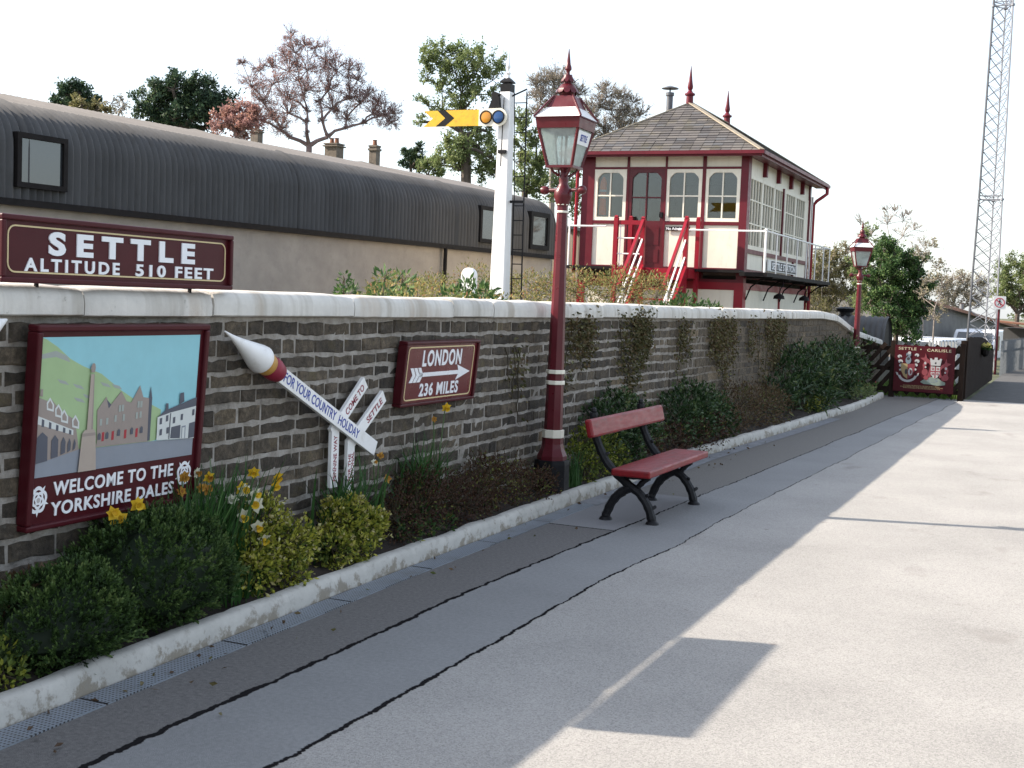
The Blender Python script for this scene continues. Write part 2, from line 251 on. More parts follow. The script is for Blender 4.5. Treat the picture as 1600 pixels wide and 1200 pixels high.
def wall_mats():
    m, ns, ls, bs = newmat("dark_gritstone")
    pos = coords(ns, True); a = nd(ns, "ShaderNodeAttribute", attribute_name="tint")
    rp = ramp(ns, [(0, (0.034, 0.027, 0.020)), (0.4, (0.070, 0.055, 0.040)), (0.75, (0.115, 0.089, 0.060)), (0.92, (0.165, 0.12, 0.072)), (1, (0.14, 0.12, 0.09))])
    ls.new(a.outputs["Fac"], rp.inputs[0])
    n = noi(ns, ls, 17, 9, 0.82, pos); r2 = ramp(ns, [(0.34, 0.3), (0.5, 0.95), (0.66, 1.9)]); ls.new(n, r2.inputs[0])
    c = mixc(ns, ls, 1.0, rp.outputs[0], r2.outputs[0], 'MULTIPLY')
    r3 = ramp(ns, [(0.56, 0), (0.7, 0.7)]); ls.new(noi(ns, ls, 5, 6, 0.7, pos), r3.inputs[0]); c = mixc(ns, ls, r3.outputs[0], c, (0.115, 0.09, 0.045))
    r4 = ramp(ns, [(0.60, 0), (0.75, 0.6)]); ls.new(noi(ns, ls, 9, 6, 0.7, scaled(ns, ls, pos, (1, 1.3, 2))), r4.inputs[0]); c = mixc(ns, ls, r4.outputs[0], c, (0.16, 0.155, 0.14))
    ls.new(c, bs.inputs["Base Color"]); bs.inputs["Roughness"].default_value = 0.9
    bump(ns, ls, bs, noi(ns, ls, 60, 8, 0.75, pos), 0.9, 0.012); mt["stone"] = m
    m, ns, ls, bs = newmat("lime_mortar")
    pos = coords(ns, True); sx = ns.new("ShaderNodeSeparateXYZ"); ls.new(pos, sx.inputs[0])
    rp = ramp(ns, [(0.28, (0.12, 0.105, 0.088)), (0.48, (0.29, 0.262, 0.23)), (0.70, (0.43, 0.40, 0.365))]); ls.new(noi(ns, ls, 9, 7, 0.75, pos), rp.inputs[0])
    mr = ns.new("ShaderNodeMapRange"); mr.inputs[1].default_value = 13; mr.inputs[2].default_value = 18; ls.new(sx.outputs[1], mr.inputs[0])
    c = mixc(ns, ls, mr.outputs[0], rp.outputs[0], (0.115, 0.088, 0.058)); ls.new(c, bs.inputs["Base Color"]); bs.inputs["Roughness"].default_value = 0.95
    bump(ns, ls, bs, noi(ns, ls, 45, 6, 0.7, pos), 0.9, 0.012); mt["mortar"] = m
    # white painted coping and kerb with stains, streaks and worn patches
    for nm, base, amt, streak in (("coping", (0.62, 0.595, 0.55), 0.75, True), ("kerb", (0.45, 0.435, 0.40), 1.0, False)):
        m, ns, ls, bs = newmat(nm + "_white_paint"); pos = coords(ns, True)
        rp = ramp(ns, [(0.3, tuple(x * 0.82 for x in base)), (0.7, tuple(min(0.8, x * 1.12) for x in base))]); ls.new(noi(ns, ls, 3, 6, 0.7, pos), rp.inputs[0]); c = rp.outputs[0]
        if streak:
            r1 = ramp(ns, [(0.50, 0), (0.64, 0.75)]); ls.new(noi(ns, ls, 5, 4, 0.6, scaled(ns, ls, pos, (0.2, 1, 0.10))), r1.inputs[0]); c = mixc(ns, ls, r1.outputs[0], c, (0.37, 0.34, 0.29))
            r1 = ramp(ns, [(0.56, 0), (0.66, 0.55)]); ls.new(noi(ns, ls, 2.4, 4, 0.6, scaled(ns, ls, pos, (0.2, 1, 0.15))), r1.inputs[0]); c = mixc(ns, ls, r1.outputs[0], c, (0.42, 0.33, 0.24))
            r1 = ramp(ns, [(0.62, 0), (0.70, 0.8)]); ls.new(noi(ns, ls, 11, 7, 0.75, pos), r1.inputs[0]); c = mixc(ns, ls, r1.outputs[0], c, (0.25, 0.235, 0.20))
        else:
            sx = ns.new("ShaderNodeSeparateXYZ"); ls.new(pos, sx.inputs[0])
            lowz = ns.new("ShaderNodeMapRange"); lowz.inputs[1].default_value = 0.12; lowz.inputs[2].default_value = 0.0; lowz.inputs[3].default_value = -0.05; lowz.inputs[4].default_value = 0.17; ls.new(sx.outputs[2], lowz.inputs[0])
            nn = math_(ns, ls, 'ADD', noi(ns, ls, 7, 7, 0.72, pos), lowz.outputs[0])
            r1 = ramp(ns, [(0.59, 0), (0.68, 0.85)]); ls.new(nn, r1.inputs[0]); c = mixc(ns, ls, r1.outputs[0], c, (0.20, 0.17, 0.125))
            r1 = ramp(ns, [(0.52, 0), (0.68, 0.65)]); ls.new(noi(ns, ls, 14, 7, 0.75, pos), r1.inputs[0]); c = mixc(ns, ls, r1.outputs[0], c, (0.24, 0.22, 0.19))
        ls.new(c, bs.inputs["Base Color"]); bs.inputs["Roughness"].default_value = 0.75
        bump(ns, ls, bs, noi(ns, ls, 35, 6, 0.7, pos), 0.35, 0.01); mt[nm] = m
    # roof slates
    m, ns, ls, bs = newmat("roof_slate"); pos = coords(ns, True); a = nd(ns, "ShaderNodeAttribute", attribute_name="tint")
    rp = ramp(ns, [(0, (0.065, 0.062, 0.065)), (0.45, (0.10, 0.094, 0.094)), (0.8, (0.13, 0.12, 0.114)), (1, (0.09, 0.093, 0.102))]); ls.new(a.outputs["Fac"], rp.inputs[0])
    r3 = ramp(ns, [(0.5, 0), (0.72, 0.6)]); ls.new(noi(ns, ls, 2.2, 6, 0.7, pos), r3.inputs[0]); c = mixc(ns, ls, r3.outputs[0], rp.outputs[0], (0.10, 0.088, 0.045))
    ls.new(c, bs.inputs["Base Color"]); bs.inputs["Roughness"].default_value = 0.8; bs.inputs["Specular IOR Level"].default_value = 0.2
    bump(ns, ls, bs, noi(ns, ls, 30, 5, 0.7, pos), 0.4, 0.01); mt["slate"] = m
    # drain grating
    m, ns, ls, bs = newmat("drain_grating"); pos = coords(ns, True); sx = ns.new("ShaderNodeSeparateXYZ"); ls.new(pos, sx.inputs[0])
    sy = math_(ns, ls, 'SINE', math_(ns, ls, 'MULTIPLY', sx.outputs[1], 6.2832 / 0.022)); sxx = math_(ns, ls, 'SINE', math_(ns, ls, 'MULTIPLY', sx.outputs[0], 6.2832 / 0.018))
    g = math_(ns, ls, 'MULTIPLY', math_(ns, ls, 'GREATER_THAN', sy, 0.1), math_(ns, ls, 'GREATER_THAN', sxx, 0.0))
    c = mixc(ns, ls, g, (0.25, 0.28, 0.32), (0.035, 0.035, 0.04))
    r3 = ramp(ns, [(0.5, 0), (0.75, 0.7)]); ls.new(noi(ns, ls, 4, 6, 0.7, pos), r3.inputs[0]); c = mixc(ns, ls, r3.outputs[0], c, (0.12, 0.115, 0.10))
    ls.new(c, bs.inputs["Base Color"]); bs.inputs["Roughness"].default_value = 0.5; bs.inputs["Metallic"].default_value = 0.35; mt["grate"] = m
wall_mats()
def milky():
    m = glassmat("lantern_glass", (0.88, 0.94, 0.93), 1.6, 0.05); ns, ls = m.node_tree.nodes, m.node_tree.links; out = ns["Material Output"]; src = out.inputs[0].links[0].from_socket
    t = ns.new("ShaderNodeBsdfTranslucent"); t.inputs[0].default_value = (.85, .9, .9, 1); dfs = ns.new("ShaderNodeBsdfDiffuse"); dfs.inputs[0].default_value = (.8, .85, .85, 1)
    a = ns.new("ShaderNodeMixShader"); a.inputs[0].default_value = .5; ls.new(t.outputs[0], a.inputs[1]); ls.new(dfs.outputs[0], a.inputs[2])
    nz = noi(ns, ls, 6, 4, .6, coords(ns)); rp = ramp(ns, [(.3, .22), (.7, .5)]); ls.new(nz, rp.inputs[0])
    b = ns.new("ShaderNodeMixShader"); ls.new(rp.outputs[0], b.inputs[0]); ls.new(src, b.inputs[1]); ls.new(a.outputs[0], b.inputs[2]); ls.new(b.outputs[0], out.inputs[0]); mt["lamp_glass"] = m
milky()
def flat(name, c, rough=0.6):
    k = "flat_" + name
    if k not in mt: mt[k] = M(name + "_paint", c, rough, 0.06, 5)
    return mt[k]

# ---------------------------------------------------------------- mesh helpers
class MB:
    def __init__(s): s.v, s.f, s.mi, s.t, s.sm = [], [], [], [], []
    def poly(s, pts, mi=0, t=0.5, sm=False):
        b = len(s.v); s.v.extend([tuple(p) for p in pts]); s.f.append(tuple(range(b, b + len(pts)))); s.mi.append(mi); s.t.append(t); s.sm.append(sm)
    def faces(s, vs, fs, mi=0, t=0.5, sm=False):
        b = len(s.v); s.v.extend([tuple(p) for p in vs])
        for f in fs: s.f.append(tuple(b + i for i in f)); s.mi.append(mi); s.t.append(t); s.sm.append(sm)
    def box(s, c, d, mi=0, t=0.5, rot=None):
        x, y, z = d[0] / 2, d[1] / 2, d[2] / 2
        vs = [Vector((a, b, e)) for a in (-x, x) for b in (-y, y) for e in (-z, z)]
        if rot is not None: vs = [rot @ v for v in vs]
        c = Vector(c); s.faces([v + c for v in vs], [(0, 1, 3, 2), (4, 6, 7, 5), (0, 4, 5, 1), (2, 3, 7, 6), (0, 2, 6, 4), (1, 5, 7, 3)], mi, t)
    def span(s, a, b, mi=0, t=0.5):                 # box between two corners
        s.box([(a[i] + b[i]) / 2 for i in range(3)], [abs(b[i] - a[i]) for i in range(3)], mi, t)
    def beam(s, p0, p1, wd, ht, mi=0, up=(0, 0, 1), t=0.5):
        p0, p1 = Vector(p0), Vector(p1); dv = (p1 - p0); L = dv.length; dv.normalize()
        x = dv.cross(Vector(up)); x = x.normalized() if x.length > 1e-5 else Vector((1, 0, 0)); y = x.cross(dv).normalized()
        rot = Matrix((x, dv, y)).transposed(); s.box((p0 + p1) / 2, (wd, L, ht), mi, t, rot)
    def tube(s, path, rad, n=6, mi=0, t=0.5, sm=True, cap=True):
        path = [Vector(p) for p in path]; rad = rad if isinstance(rad, (list, tuple)) else [rad] * len(path)
        vs, fs = [], []; x = None
        for i, p in enumerate(path):
            dv = (path[min(i + 1, len(path) - 1)] - path[max(i - 1, 0)])
            dv = dv.normalized() if dv.length > 1e-9 else Vector((0, 0, 1))
            if x is None: x = dv.orthogonal().normalized()
            x = (x - dv * x.dot(dv)); x = x.normalized() if x.length > 1e-6 else dv.orthogonal().normalized()
            y = dv.cross(x)
            for k in range(n):
                a = 6.28318 * k / n; vs.append(p + (x * math.cos(a) + y * math.sin(a)) * rad[i])
        for i in range(len(path) - 1):
            for k in range(n): fs.append((i * n + k, i * n + (k + 1) % n, (i + 1) * n + (k + 1) % n, (i + 1) * n + k))
        if cap: fs.append(tuple(range(n - 1, -1, -1))); fs.append(tuple(range((len(path) - 1) * n, len(path) * n)))
        s.faces(vs, fs, mi, t, sm)
    def lathe(s, prof, n=16, c=(0, 0, 0), mi=0, t=0.5, sm=True, a0=0.0, axis=None, cap=True):
        vs, fs = [], []
        for (r_, z) in prof:
            for k in range(n):
                a = a0 + 6.28318531 * k / n; vs.append(Vector((r_ * math.cos(a), r_ * math.sin(a), z)))
        if axis is not None:
            q = Vector(axis).to_track_quat('Z', 'Y'); vs = [q @ v for v in vs]
        c = Vector(c); vs = [v + c for v in vs]
        for i in range(len(prof) - 1):
            for k in range(n): fs.append((i * n + k, i * n + (k + 1) % n, (i + 1) * n + (k + 1) % n, (i + 1) * n + k))
        if cap: fs.append(tuple(range(n - 1, -1, -1))); fs.append(tuple(range((len(prof) - 1) * n, len(prof) * n)))
        s.faces(vs, fs, mi, t, sm)
    def prism(s, pts, y0, y1, mi=0, t=0.5):         # polygon in the local x-z plane, thickened along y
        n = len(pts); vs = [(p[0], y0, p[1]) for p in pts] + [(p[0], y1, p[1]) for p in pts]
        fs = [tuple(range(n)), tuple(range(2 * n - 1, n - 1, -1))] + [(i, i + n, (i + 1) % n + n, (i + 1) % n) for i in range(n)]
        s.faces(vs, fs, mi, t)
    def build(s, name, mats, parent=None, bevel=0, loc=None, angle=35):
        me = bpy.data.meshes.new(name); me.from_pydata(s.v, [], s.f)
        for m in (mats if isinstance(mats, (list, tuple)) else [mats]): me.materials.append(m)
        me.polygons.foreach_set("material_index", s.mi); me.polygons.foreach_set("use_smooth", s.sm)
        a = me.attributes.new("tint", 'FLOAT', 'FACE'); a.data.foreach_set("value", s.t)
        me.update()
        if any(s.sm): me.set_sharp_from_angle(angle=R_(angle))
        o = bpy.data.objects.new(name, me); col.objects.link(o)
        if parent is not None: o.parent = parent
        if loc is not None: o.location = loc
        if bevel:
            b = o.modifiers.new("bevel", 'BEVEL'); b.width = bevel; b.segments = 2; b.limit_method = 'ANGLE'; b.angle_limit = R_(40)
        return o
def tag(o, label=None, cat=None, group=None, kind=None):
    for k, v in (("label", label), ("category", cat), ("group", group), ("kind", kind)):
        if v: o[k] = v
    return o
def thing(name, label, cat, loc=(0, 0, 0), rz=0.0, rx=0.0, group=None):
    o = bpy.data.objects.new(name, None); col.objects.link(o); o.location = loc; o.rotation_euler = (rx, 0, rz)
    o.empty_display_size = 0.2
    return tag(o, label, cat, group)
def dup(root, loc, rz, label, scale=1.0):
    def cp(o, parent):
        c = o.copy(); col.objects.link(c)
        if parent is not None: c.parent = parent
        for ch in list(o.children): cp(ch, c)
        return c
    rt = cp(root, None); rt.location = loc; rt.rotation_euler = (0, 0, rz); rt.scale = (scale,) * 3; rt["label"] = label
    return rt
def text(mb, body, x0, z0, wd, ht, y, mi=0, bold=0.02, depth=0.003, shear=0.0, spacing=1.0, frame=None, font_scale=None):
    """letters in the local x-z plane, filling the box x0..x0+wd, z0..z0+ht, standing proud of y towards -y"""
    cu = bpy.data.curves.new("letters", 'FONT'); cu.body = body; cu.size = 1; cu.offset = bold; cu.shear = shear
    cu.space_character = spacing; cu.extrude = 0.05; cu.resolution_u = 4; cu.align_x = 'LEFT'
    ob = bpy.data.objects.new("letters", cu); col.objects.link(ob)
    dg = bpy.context.evaluated_depsgraph_get(); ev = ob.evaluated_get(dg); me = ev.to_mesh()
    vs = [v.co.copy() for v in me.vertices]; fs = [tuple(p.vertices) for p in me.polygons]; ev.to_mesh_clear()
    bpy.data.objects.remove(ob); bpy.data.curves.remove(cu)
    a, b = min(v.x for v in vs), max(v.x for v in vs); c, e = min(v.y for v in vs), max(v.y for v in vs)
    out = []
    for v in vs:
        p = Vector((x0 + (v.x - a) / (b - a) * wd, y - depth * (0.5 + v.z / 0.1), z0 + (v.y - c) / (e - c) * ht))
        out.append(frame @ p if frame is not None else p)
    mb.faces(out, fs, mi)
def rrect(x0, z0, x1, z1, r_, n=5):
    pts = []
    for cx, cz, a0 in ((x1 - r_, z0 + r_, -90), (x1 - r_, z1 - r_, 0), (x0 + r_, z1 - r_, 90), (x0 + r_, z0 + r_, 180)):
        for k in range(n + 1):
            a = R_(a0 + 90 * k / n); pts.append((cx + r_ * math.cos(a), cz + r_ * math.sin(a)))
    return pts
def outline(mb, pts, wd, y0, y1, mi=0):             # a thin closed line following pts, as real relief
    n = len(pts); inn = []
    for i in range(n):
        a, b, c = Vector(pts[i - 1]), Vector(pts[i]), Vector(pts[(i + 1) % n])
        t = (c - a).normalized(); inn.append(b + Vector((-t.y, t.x)) * wd)
    for i in range(n):
        j = (i + 1) % n; q = [pts[i], pts[j], inn[j], inn[i]]
        mb.prism([tuple(p) for p in q], y0, y1, mi)
U = random.uniform
def rnd_dir(up=0.0):
    while True:
        v = Vector((U(-1, 1), U(-1, 1), U(-1, 1)))
        if 0.05 < v.length < 1: v.normalize(); v.z += up; return v.normalized()
def leaf(mb, p, dv, L, wd, t, mi=0):                # a folded diamond
    dv = dv.normalized(); s_ = dv.cross(rnd_dir()).normalized(); n = s_.cross(dv)
    m_ = p + dv * L * 0.5
    mb.faces([p, m_ + s_ * wd / 2 + n * wd * 0.15, p + dv * L, m_ - s_ * wd / 2 + n * wd * 0.15], [(0, 1, 2), (0, 2, 3)], mi, t)

# ================================================================ SETTING
def sheet(name, x0, y0, x1, y1, z, m, nx=1, ny=1, kind='structure', amp=0.0, edge=True):
    mb = MB(); vs = []
    for j in range(ny + 1):
        for i in range(nx + 1):
            x, y = x0 + (x1 - x0) * i / nx, y0 + (y1 - y0) * j / ny
            vs.append((x, y, z + (amp * noise.noise((x * 4, y * 4, 3)) if amp else 0)))
    mb.faces(vs, [(j * (nx + 1) + i, j * (nx + 1) + i + 1, (j + 1) * (nx + 1) + i + 1, (j + 1) * (nx + 1) + i) for j in range(ny) for i in range(nx)], sm=bool(amp))
    o = mb.build(name, m); o["kind"] = kind; return o
sheet("ground", -1500, -1500, 1500, 1500, -0.06, mt["ground"])
sheet("platform", -4.3, -3, 4.0, 27.4, 0.0, mt["platform"])
sheet("path", -1.88, 27.4, 5.0, 60, -0.004, mt["path"])
KX = [(-3, -3.42), (0, -3.5), (3.5, -3.60), (5, -3.655), (6.7, -3.70), (10, -3.728), (13.9, -3.745), (16.7, -3.60), (18.5, -3.52), (20.7, -3.45), (22.7, -3.36), (26.4, -3.40)]
def kerb_x(y):
    for (a, xa), (b, xb) in zip(KX, KX[1:]):
        if a <= y <= b: return xa + (xb - xa) * (y - a) / (b - a)
    return KX[-1][1]
WF = -4.15                                            # face of the stone wall
def soil():
    mb = MB(); ys = [-2 + 0.12 * i for i in range(240)]; vs = []; n = 7
    for y in ys:
        xa, xb = kerb_x(min(y, 26.4)) - 0.08, WF + 0.02 - max(0, (y - 24)) * 0.0
        for i in range(n):
            x = xa + (xb - xa) * i / (n - 1); vs.append((x, y, 0.085 + 0.045 * noise.noise((x * 7, y * 7, 1)) + 0.05 * i / (n - 1)))
    mb.faces(vs, [(j * n + i, j * n + i + 1, (j + 1) * n + i + 1, (j + 1) * n + i) for j in range(len(ys) - 1) for i in range(n - 1)], sm=True)
    o = mb.build("flower_bed_soil", mt["soil"]); o["kind"] = "structure"
soil()
# raised yard behind the wall, falling away past its far end
mb = MB(); ys = [-8, 22, 24, 26, 28.5, 34, 45]; zs = [1.25, 1.25, 1.15, 0.85, 0.55, 0.35, 0.0]
for (ya, za), (yb, zb) in zip(zip(ys, zs), zip(ys[1:], zs[1:])):
    mb.poly([(-60, ya, za), (-4.42, ya, za), (-4.42, yb, zb), (-60, yb, zb)])
    mb.poly([(-4.42, ya, -0.05), (-4.42, yb, -0.05), (-4.42, yb, zb), (-4.42, ya, za)])
tag(mb.build("yard", mt["yard"]), kind="structure")

def kerb():
    mb = MB(); vs = []; y = -2.0; rows = 0
    while y < 26.4:
        x = kerb_x(y); j = 0.012 * noise.noise((y * 3, 0, 0)); h = 0.108 + 0.012 * noise.noise((y * 2.3, 5, 0))
        h -= 0.012 * max(0, noise.noise((y * 7.7, 9, 0)))
        pr = [(x + j, 0), (x + j - 0.004, h * 0.55), (x + j - 0.012, h - 0.014), (x + j - 0.028, h), (x - 0.085, h - 0.002), (x - 0.1, h - 0.03), (x - 0.1, 0)]
        vs += [(a, y, b) for a, b in pr]; rows += 1; y += 0.06
    n = 7
    mb.faces(vs, [(j * n + i, j * n + i + 1, (j + 1) * n + i + 1, (j + 1) * n + i) for j in range(rows - 1) for i in range(n - 1)], sm=True)
    o = mb.build("flower_bed_kerb", mt["kerb"], angle=50); tag(o, "worn white painted concrete kerb edging the flower bed", "kerb")
kerb()
def drain():
    mb = MB(); y = 0.0
    while y < 9.6:
        y2 = y + 0.985
        for k in range(4):
            a, b = y + (y2 - y) * k / 4, y + (y2 - y) * (k + 1) / 4
            xa, xb = kerb_x(a), kerb_x(b)
            mb.faces([(xa + 0.012, a, 0.006), (xa + 0.155, a, 0.006), (xb + 0.155, b, 0.006), (xb + 0.012, b, 0.006), (xa + 0.155, a, 0.0), (xb + 0.155, b, 0.0), (xa + 0.012, a, 0), (xb + 0.012, b, 0)],
                     [(0, 1, 2, 3), (1, 4, 5, 2), (0, 3, 7, 6)])
        y += 1.0
    o = mb.build("drain_grating", mt["grate"]); tag(o, "long blue grey slotted metal drain grating along the foot of the white kerb", "drain")
    mb = MB(); ys = [10.0 + 0.5 * i for i in range(22)]
    for a, b in zip(ys, ys[1:]):
        mb.poly([(kerb_x(a) + 0.012, a, 0.004), (kerb_x(a) + 0.19, a, 0.004), (kerb_x(b) + 0.19, b - 0.012, 0.004), (kerb_x(b) + 0.012, b - 0.012, 0.004)])
    tag(mb.build("gutter_slabs", M("pale_gutter_concrete", (0.19, 0.195, 0.21), 0.85, 0.2, 6, dirt=(0.08, 0.08, 0.075), dirt_amt=0.7, bmp=0.3)), kind="structure")
drain()

# ---------------------------------------------------------------- stone wall
def wall_top(y):
    P = [(-9, 1.535), (23.2, 1.535), (24.6, 1.49), (27.2, 1.17), (31.0, 0.92)]
    for (a, za), (b, zb) in zip(P, P[1:]):
        if a <= y <= b: return za + (zb - za) * (y - a) / (b - a)
    return 0.92
wall = thing("stone_wall", "long dark gritstone boundary wall with pale mortar and whitewashed coping", "wall", (WF, 2.0, 0))
def build_wall():
    core = MB(); ys = [1.0 + 0.5 * i for i in range(61)]
    for a, b in zip(ys, ys[1:]):
        za, zb = wall_top(a), wall_top(b); xf, xb = WF + 0.003, WF - 0.30
        core.faces([(xf, a, 0), (xf, b, 0), (xf, b, zb), (xf, a, za), (xb, a, 0), (xb, b, 0), (xb, b, zb), (xb, a, za)], [(0, 1, 2, 3), (4, 7, 6, 5), (3, 2, 6, 7)])
    core.poly([(WF - 0.003, 31, 0), (WF - 0.3, 31, 0), (WF - 0.3, 31, wall_top(31)), (WF - 0.003, 31, wall_top(31))])
    st = MB(); z = 0.0; rows = []
    while z < 1.5:
        h = random.choice((0.085, 0.092, 0.098, 0.102, 0.108)); rows.append((z, min(z + h, 1.535))); z += h
    for (z0, z1) in rows:
        y = 2.2 + U(0, 0.3)
        while y < 30.9:
            L = random.choice((0.15, 0.2, 0.24, 0.28, 0.32, 0.38)) * U(0.9, 1.1) * (1.0 if y < 14 else 1.25); ya, yb = y, min(y + L, 30.95); y = yb
            wt = wall_top((ya + yb) / 2)
            if z0 > wt - 0.03: continue
            top = min(z1, wt - 0.004)
            mv = 0.013 + 0.005 * noise.noise((ya, z0 * 9, 0)); mh = 0.005 + U(0, 0.004)
            if ya > 14: mv *= 0.7
            und = lambda yy, zz: 0.012 * noise.noise((yy * 1.1, zz * 5, 7))
            nseg = max(2, int(L / 0.06)); ring = []
            for k in range(nseg + 1): yy = ya + mh + (yb - ya - 2 * mh) * k / nseg; ring.append((yy, z0 + mv + und(yy, z0) + U(-0.006, 0.007)))
            for k in range(nseg, -1, -1): yy = ya + mh + (yb - ya - 2 * mh) * k / nseg; ring.append((yy, top - mv + und(yy, z1) + U(-0.008, 0.006)))
            cy, cz = (ya + yb) / 2, (z0 + top) / 2; n = len(ring); pr = U(0.004, 0.017); vs = []
            for (a, b) in ring: vs.append((WF - 0.02, a, b))
            for (a, b) in ring: vs.append((WF + pr * 0.4, a, b))
            for (a, b) in ring:
                q = 0.012; dy, dz = cy - a, cz - b; l = math.hypot(dy, dz) + 1e-6
                vs.append((WF + pr + U(-0.004, 0.004), a + dy / l * q, b + (dz / l) * q * 0.8))
            fs = [(i, (i + 1) % n, n + (i + 1) % n, n + i) for i in range(n)] + [(n + i, n + (i + 1) % n, 2 * n + (i + 1) % n, 2 * n + i) for i in range(n)]
            for i in range(nseg): fs.append((2 * n + i, 2 * n + i + 1, 2 * n + n - 2 - i, 2 * n + n - 1 - i))
            st.faces(vs, fs, 0, min(1, max(0, random.gauss(0.40, 0.17) + (0.15 if ya > 13 else 0))))
    for mbx, nm, m in ((core, "mortar", mt["mortar"]), (st, "stone_face", mt["stone"])):
        mbx.v = [(x - WF, y - 2.0, z) for x, y, z in mbx.v]; mbx.build(nm, m, wall)
    y = 1.6; cuts = [1.6, 3.1, 4.53, 5.48, 6.9, 8.3, 9.0, 10.2, 11.5, 13.2, 14.6, 16.0, 17.5, 19.0, 20.4, 21.8, 23.2, 24.6, 25.9, 27.2, 28.5, 29.8, 31.05]
    for a, b in zip(cuts, cuts[1:]):
        za, zb = wall_top(a) + 0.002, wall_top(b) + 0.002; m2 = MB(); dx, dz = U(-0.006, 0.006), U(-0.004, 0.004); N = 12; rings = []
        for k in range(N + 1):
            y = a + 0.006 + (b - a - 0.012) * k / N; zz = za + (zb - za) * k / N + dz; e = 0.012 if k in (0, N) else 0
            w1 = 0.006 * noise.noise((y * 2.1, 0, 4)); w2 = 0.008 * noise.noise((y * 5, 2, 4)); w3 = 0.006 * noise.noise((y * 3, 7, 4))
            rings.append([(0.055 + dx - e + w1 - 0.01, zz - 0.0 + 0.5 * abs(w2)), (0.06 + dx - e + w1, zz + 0.008 + 0.5 * abs(w2)), (0.062 + dx - e + w1, zz + 0.06), (0.055 + dx - e + w1, zz + 0.095), (0.036 + dx, zz + 0.122 - e * .6 + w3), (0.0 + dx, zz + 0.136 - e * .6 + w3), (-0.1, zz + 0.142 - e * .6 + w3), (-0.30, zz + 0.13 - e * .6), (-0.33, zz + 0.09), (-0.33, zz), (-0.2, zz)])
        n = len(rings[0]); vs = [(x, a + 0.006 + (b - a - 0.012) * k / N - 2.0, z) for k, rg in enumerate(rings) for x, z in rg]
        fs = [(k * n + i, k * n + (i + 1) % n, (k + 1) * n + (i + 1) % n, (k + 1) * n + i) for k in range(N) for i in range(n)] + [tuple(range(n - 1, -1, -1)), tuple(range(N * n, N * n + n))]
        m2.faces(vs, fs, sm=True); m2.build("coping_stone", mt["coping"], wall, angle=40)
build_wall()

# ================================================================ SIGNS ON THE WALL
RZ = R_(90)
# name board standing on the coping: local origin at its lower near corner, x runs along the wall
def name_board():
    W_, H_ = 1.585, 0.285
    t = thing("station_name_board", "maroon station name board reading SETTLE ALTITUDE 510 FEET, standing on the white coping", "sign", (-4.085, 4.005, 1.679), RZ)
    p = MB(); p.span((0.02, 0.0, 0.02), (W_ - 0.02, 0.05, H_ - 0.02)); p.build("panel", mt["sign_maroon"], t)
    fr = MB()
    for a, b in (((0, -0.022, 0), (W_, 0.055, 0.024)), ((0, -0.022, H_ - 0.024), (W_, 0.055, H_)), ((0, -0.0225, 0.024), (0.024, 0.055, H_ - 0.024)), ((W_ - 0.024, -0.0225, 0.024), (W_, 0.055, H_ - 0.024))): fr.span(a, b)
    fr.build("frame", mt["sign_maroon"], t, bevel=0.006)
    g = MB(); outline(g, rrect(0.045, 0.042, W_ - 0.045, H_ - 0.042, 0.042), 0.007, -0.003, 0.001); g.build("gold_border", mt["gold"], t)
    l = MB(); text(l, "SETTLE", 0.278, 0.122, 1.005, 0.104, 0, bold=0.045, depth=0.006, spacing=1.6)
    text(l, "ALTITUDE", 0.14, 0.05, 0.59, 0.058, 0, bold=0.03, depth=0.005, spacing=1.4); text(l, "510 FEET", 0.842, 0.05, 0.595, 0.058, 0, bold=0.03, depth=0.005, spacing=1.25)
    l.build("lettering", mt["letter_white"], t)
    for x in (0.25, 1.30): f_ = MB(); f_.span((x, 0.036, -0.03), (x + 0.015, 0.049, 0.0)); f_.build("foot", mt["hut_dark"], t)

name_board()

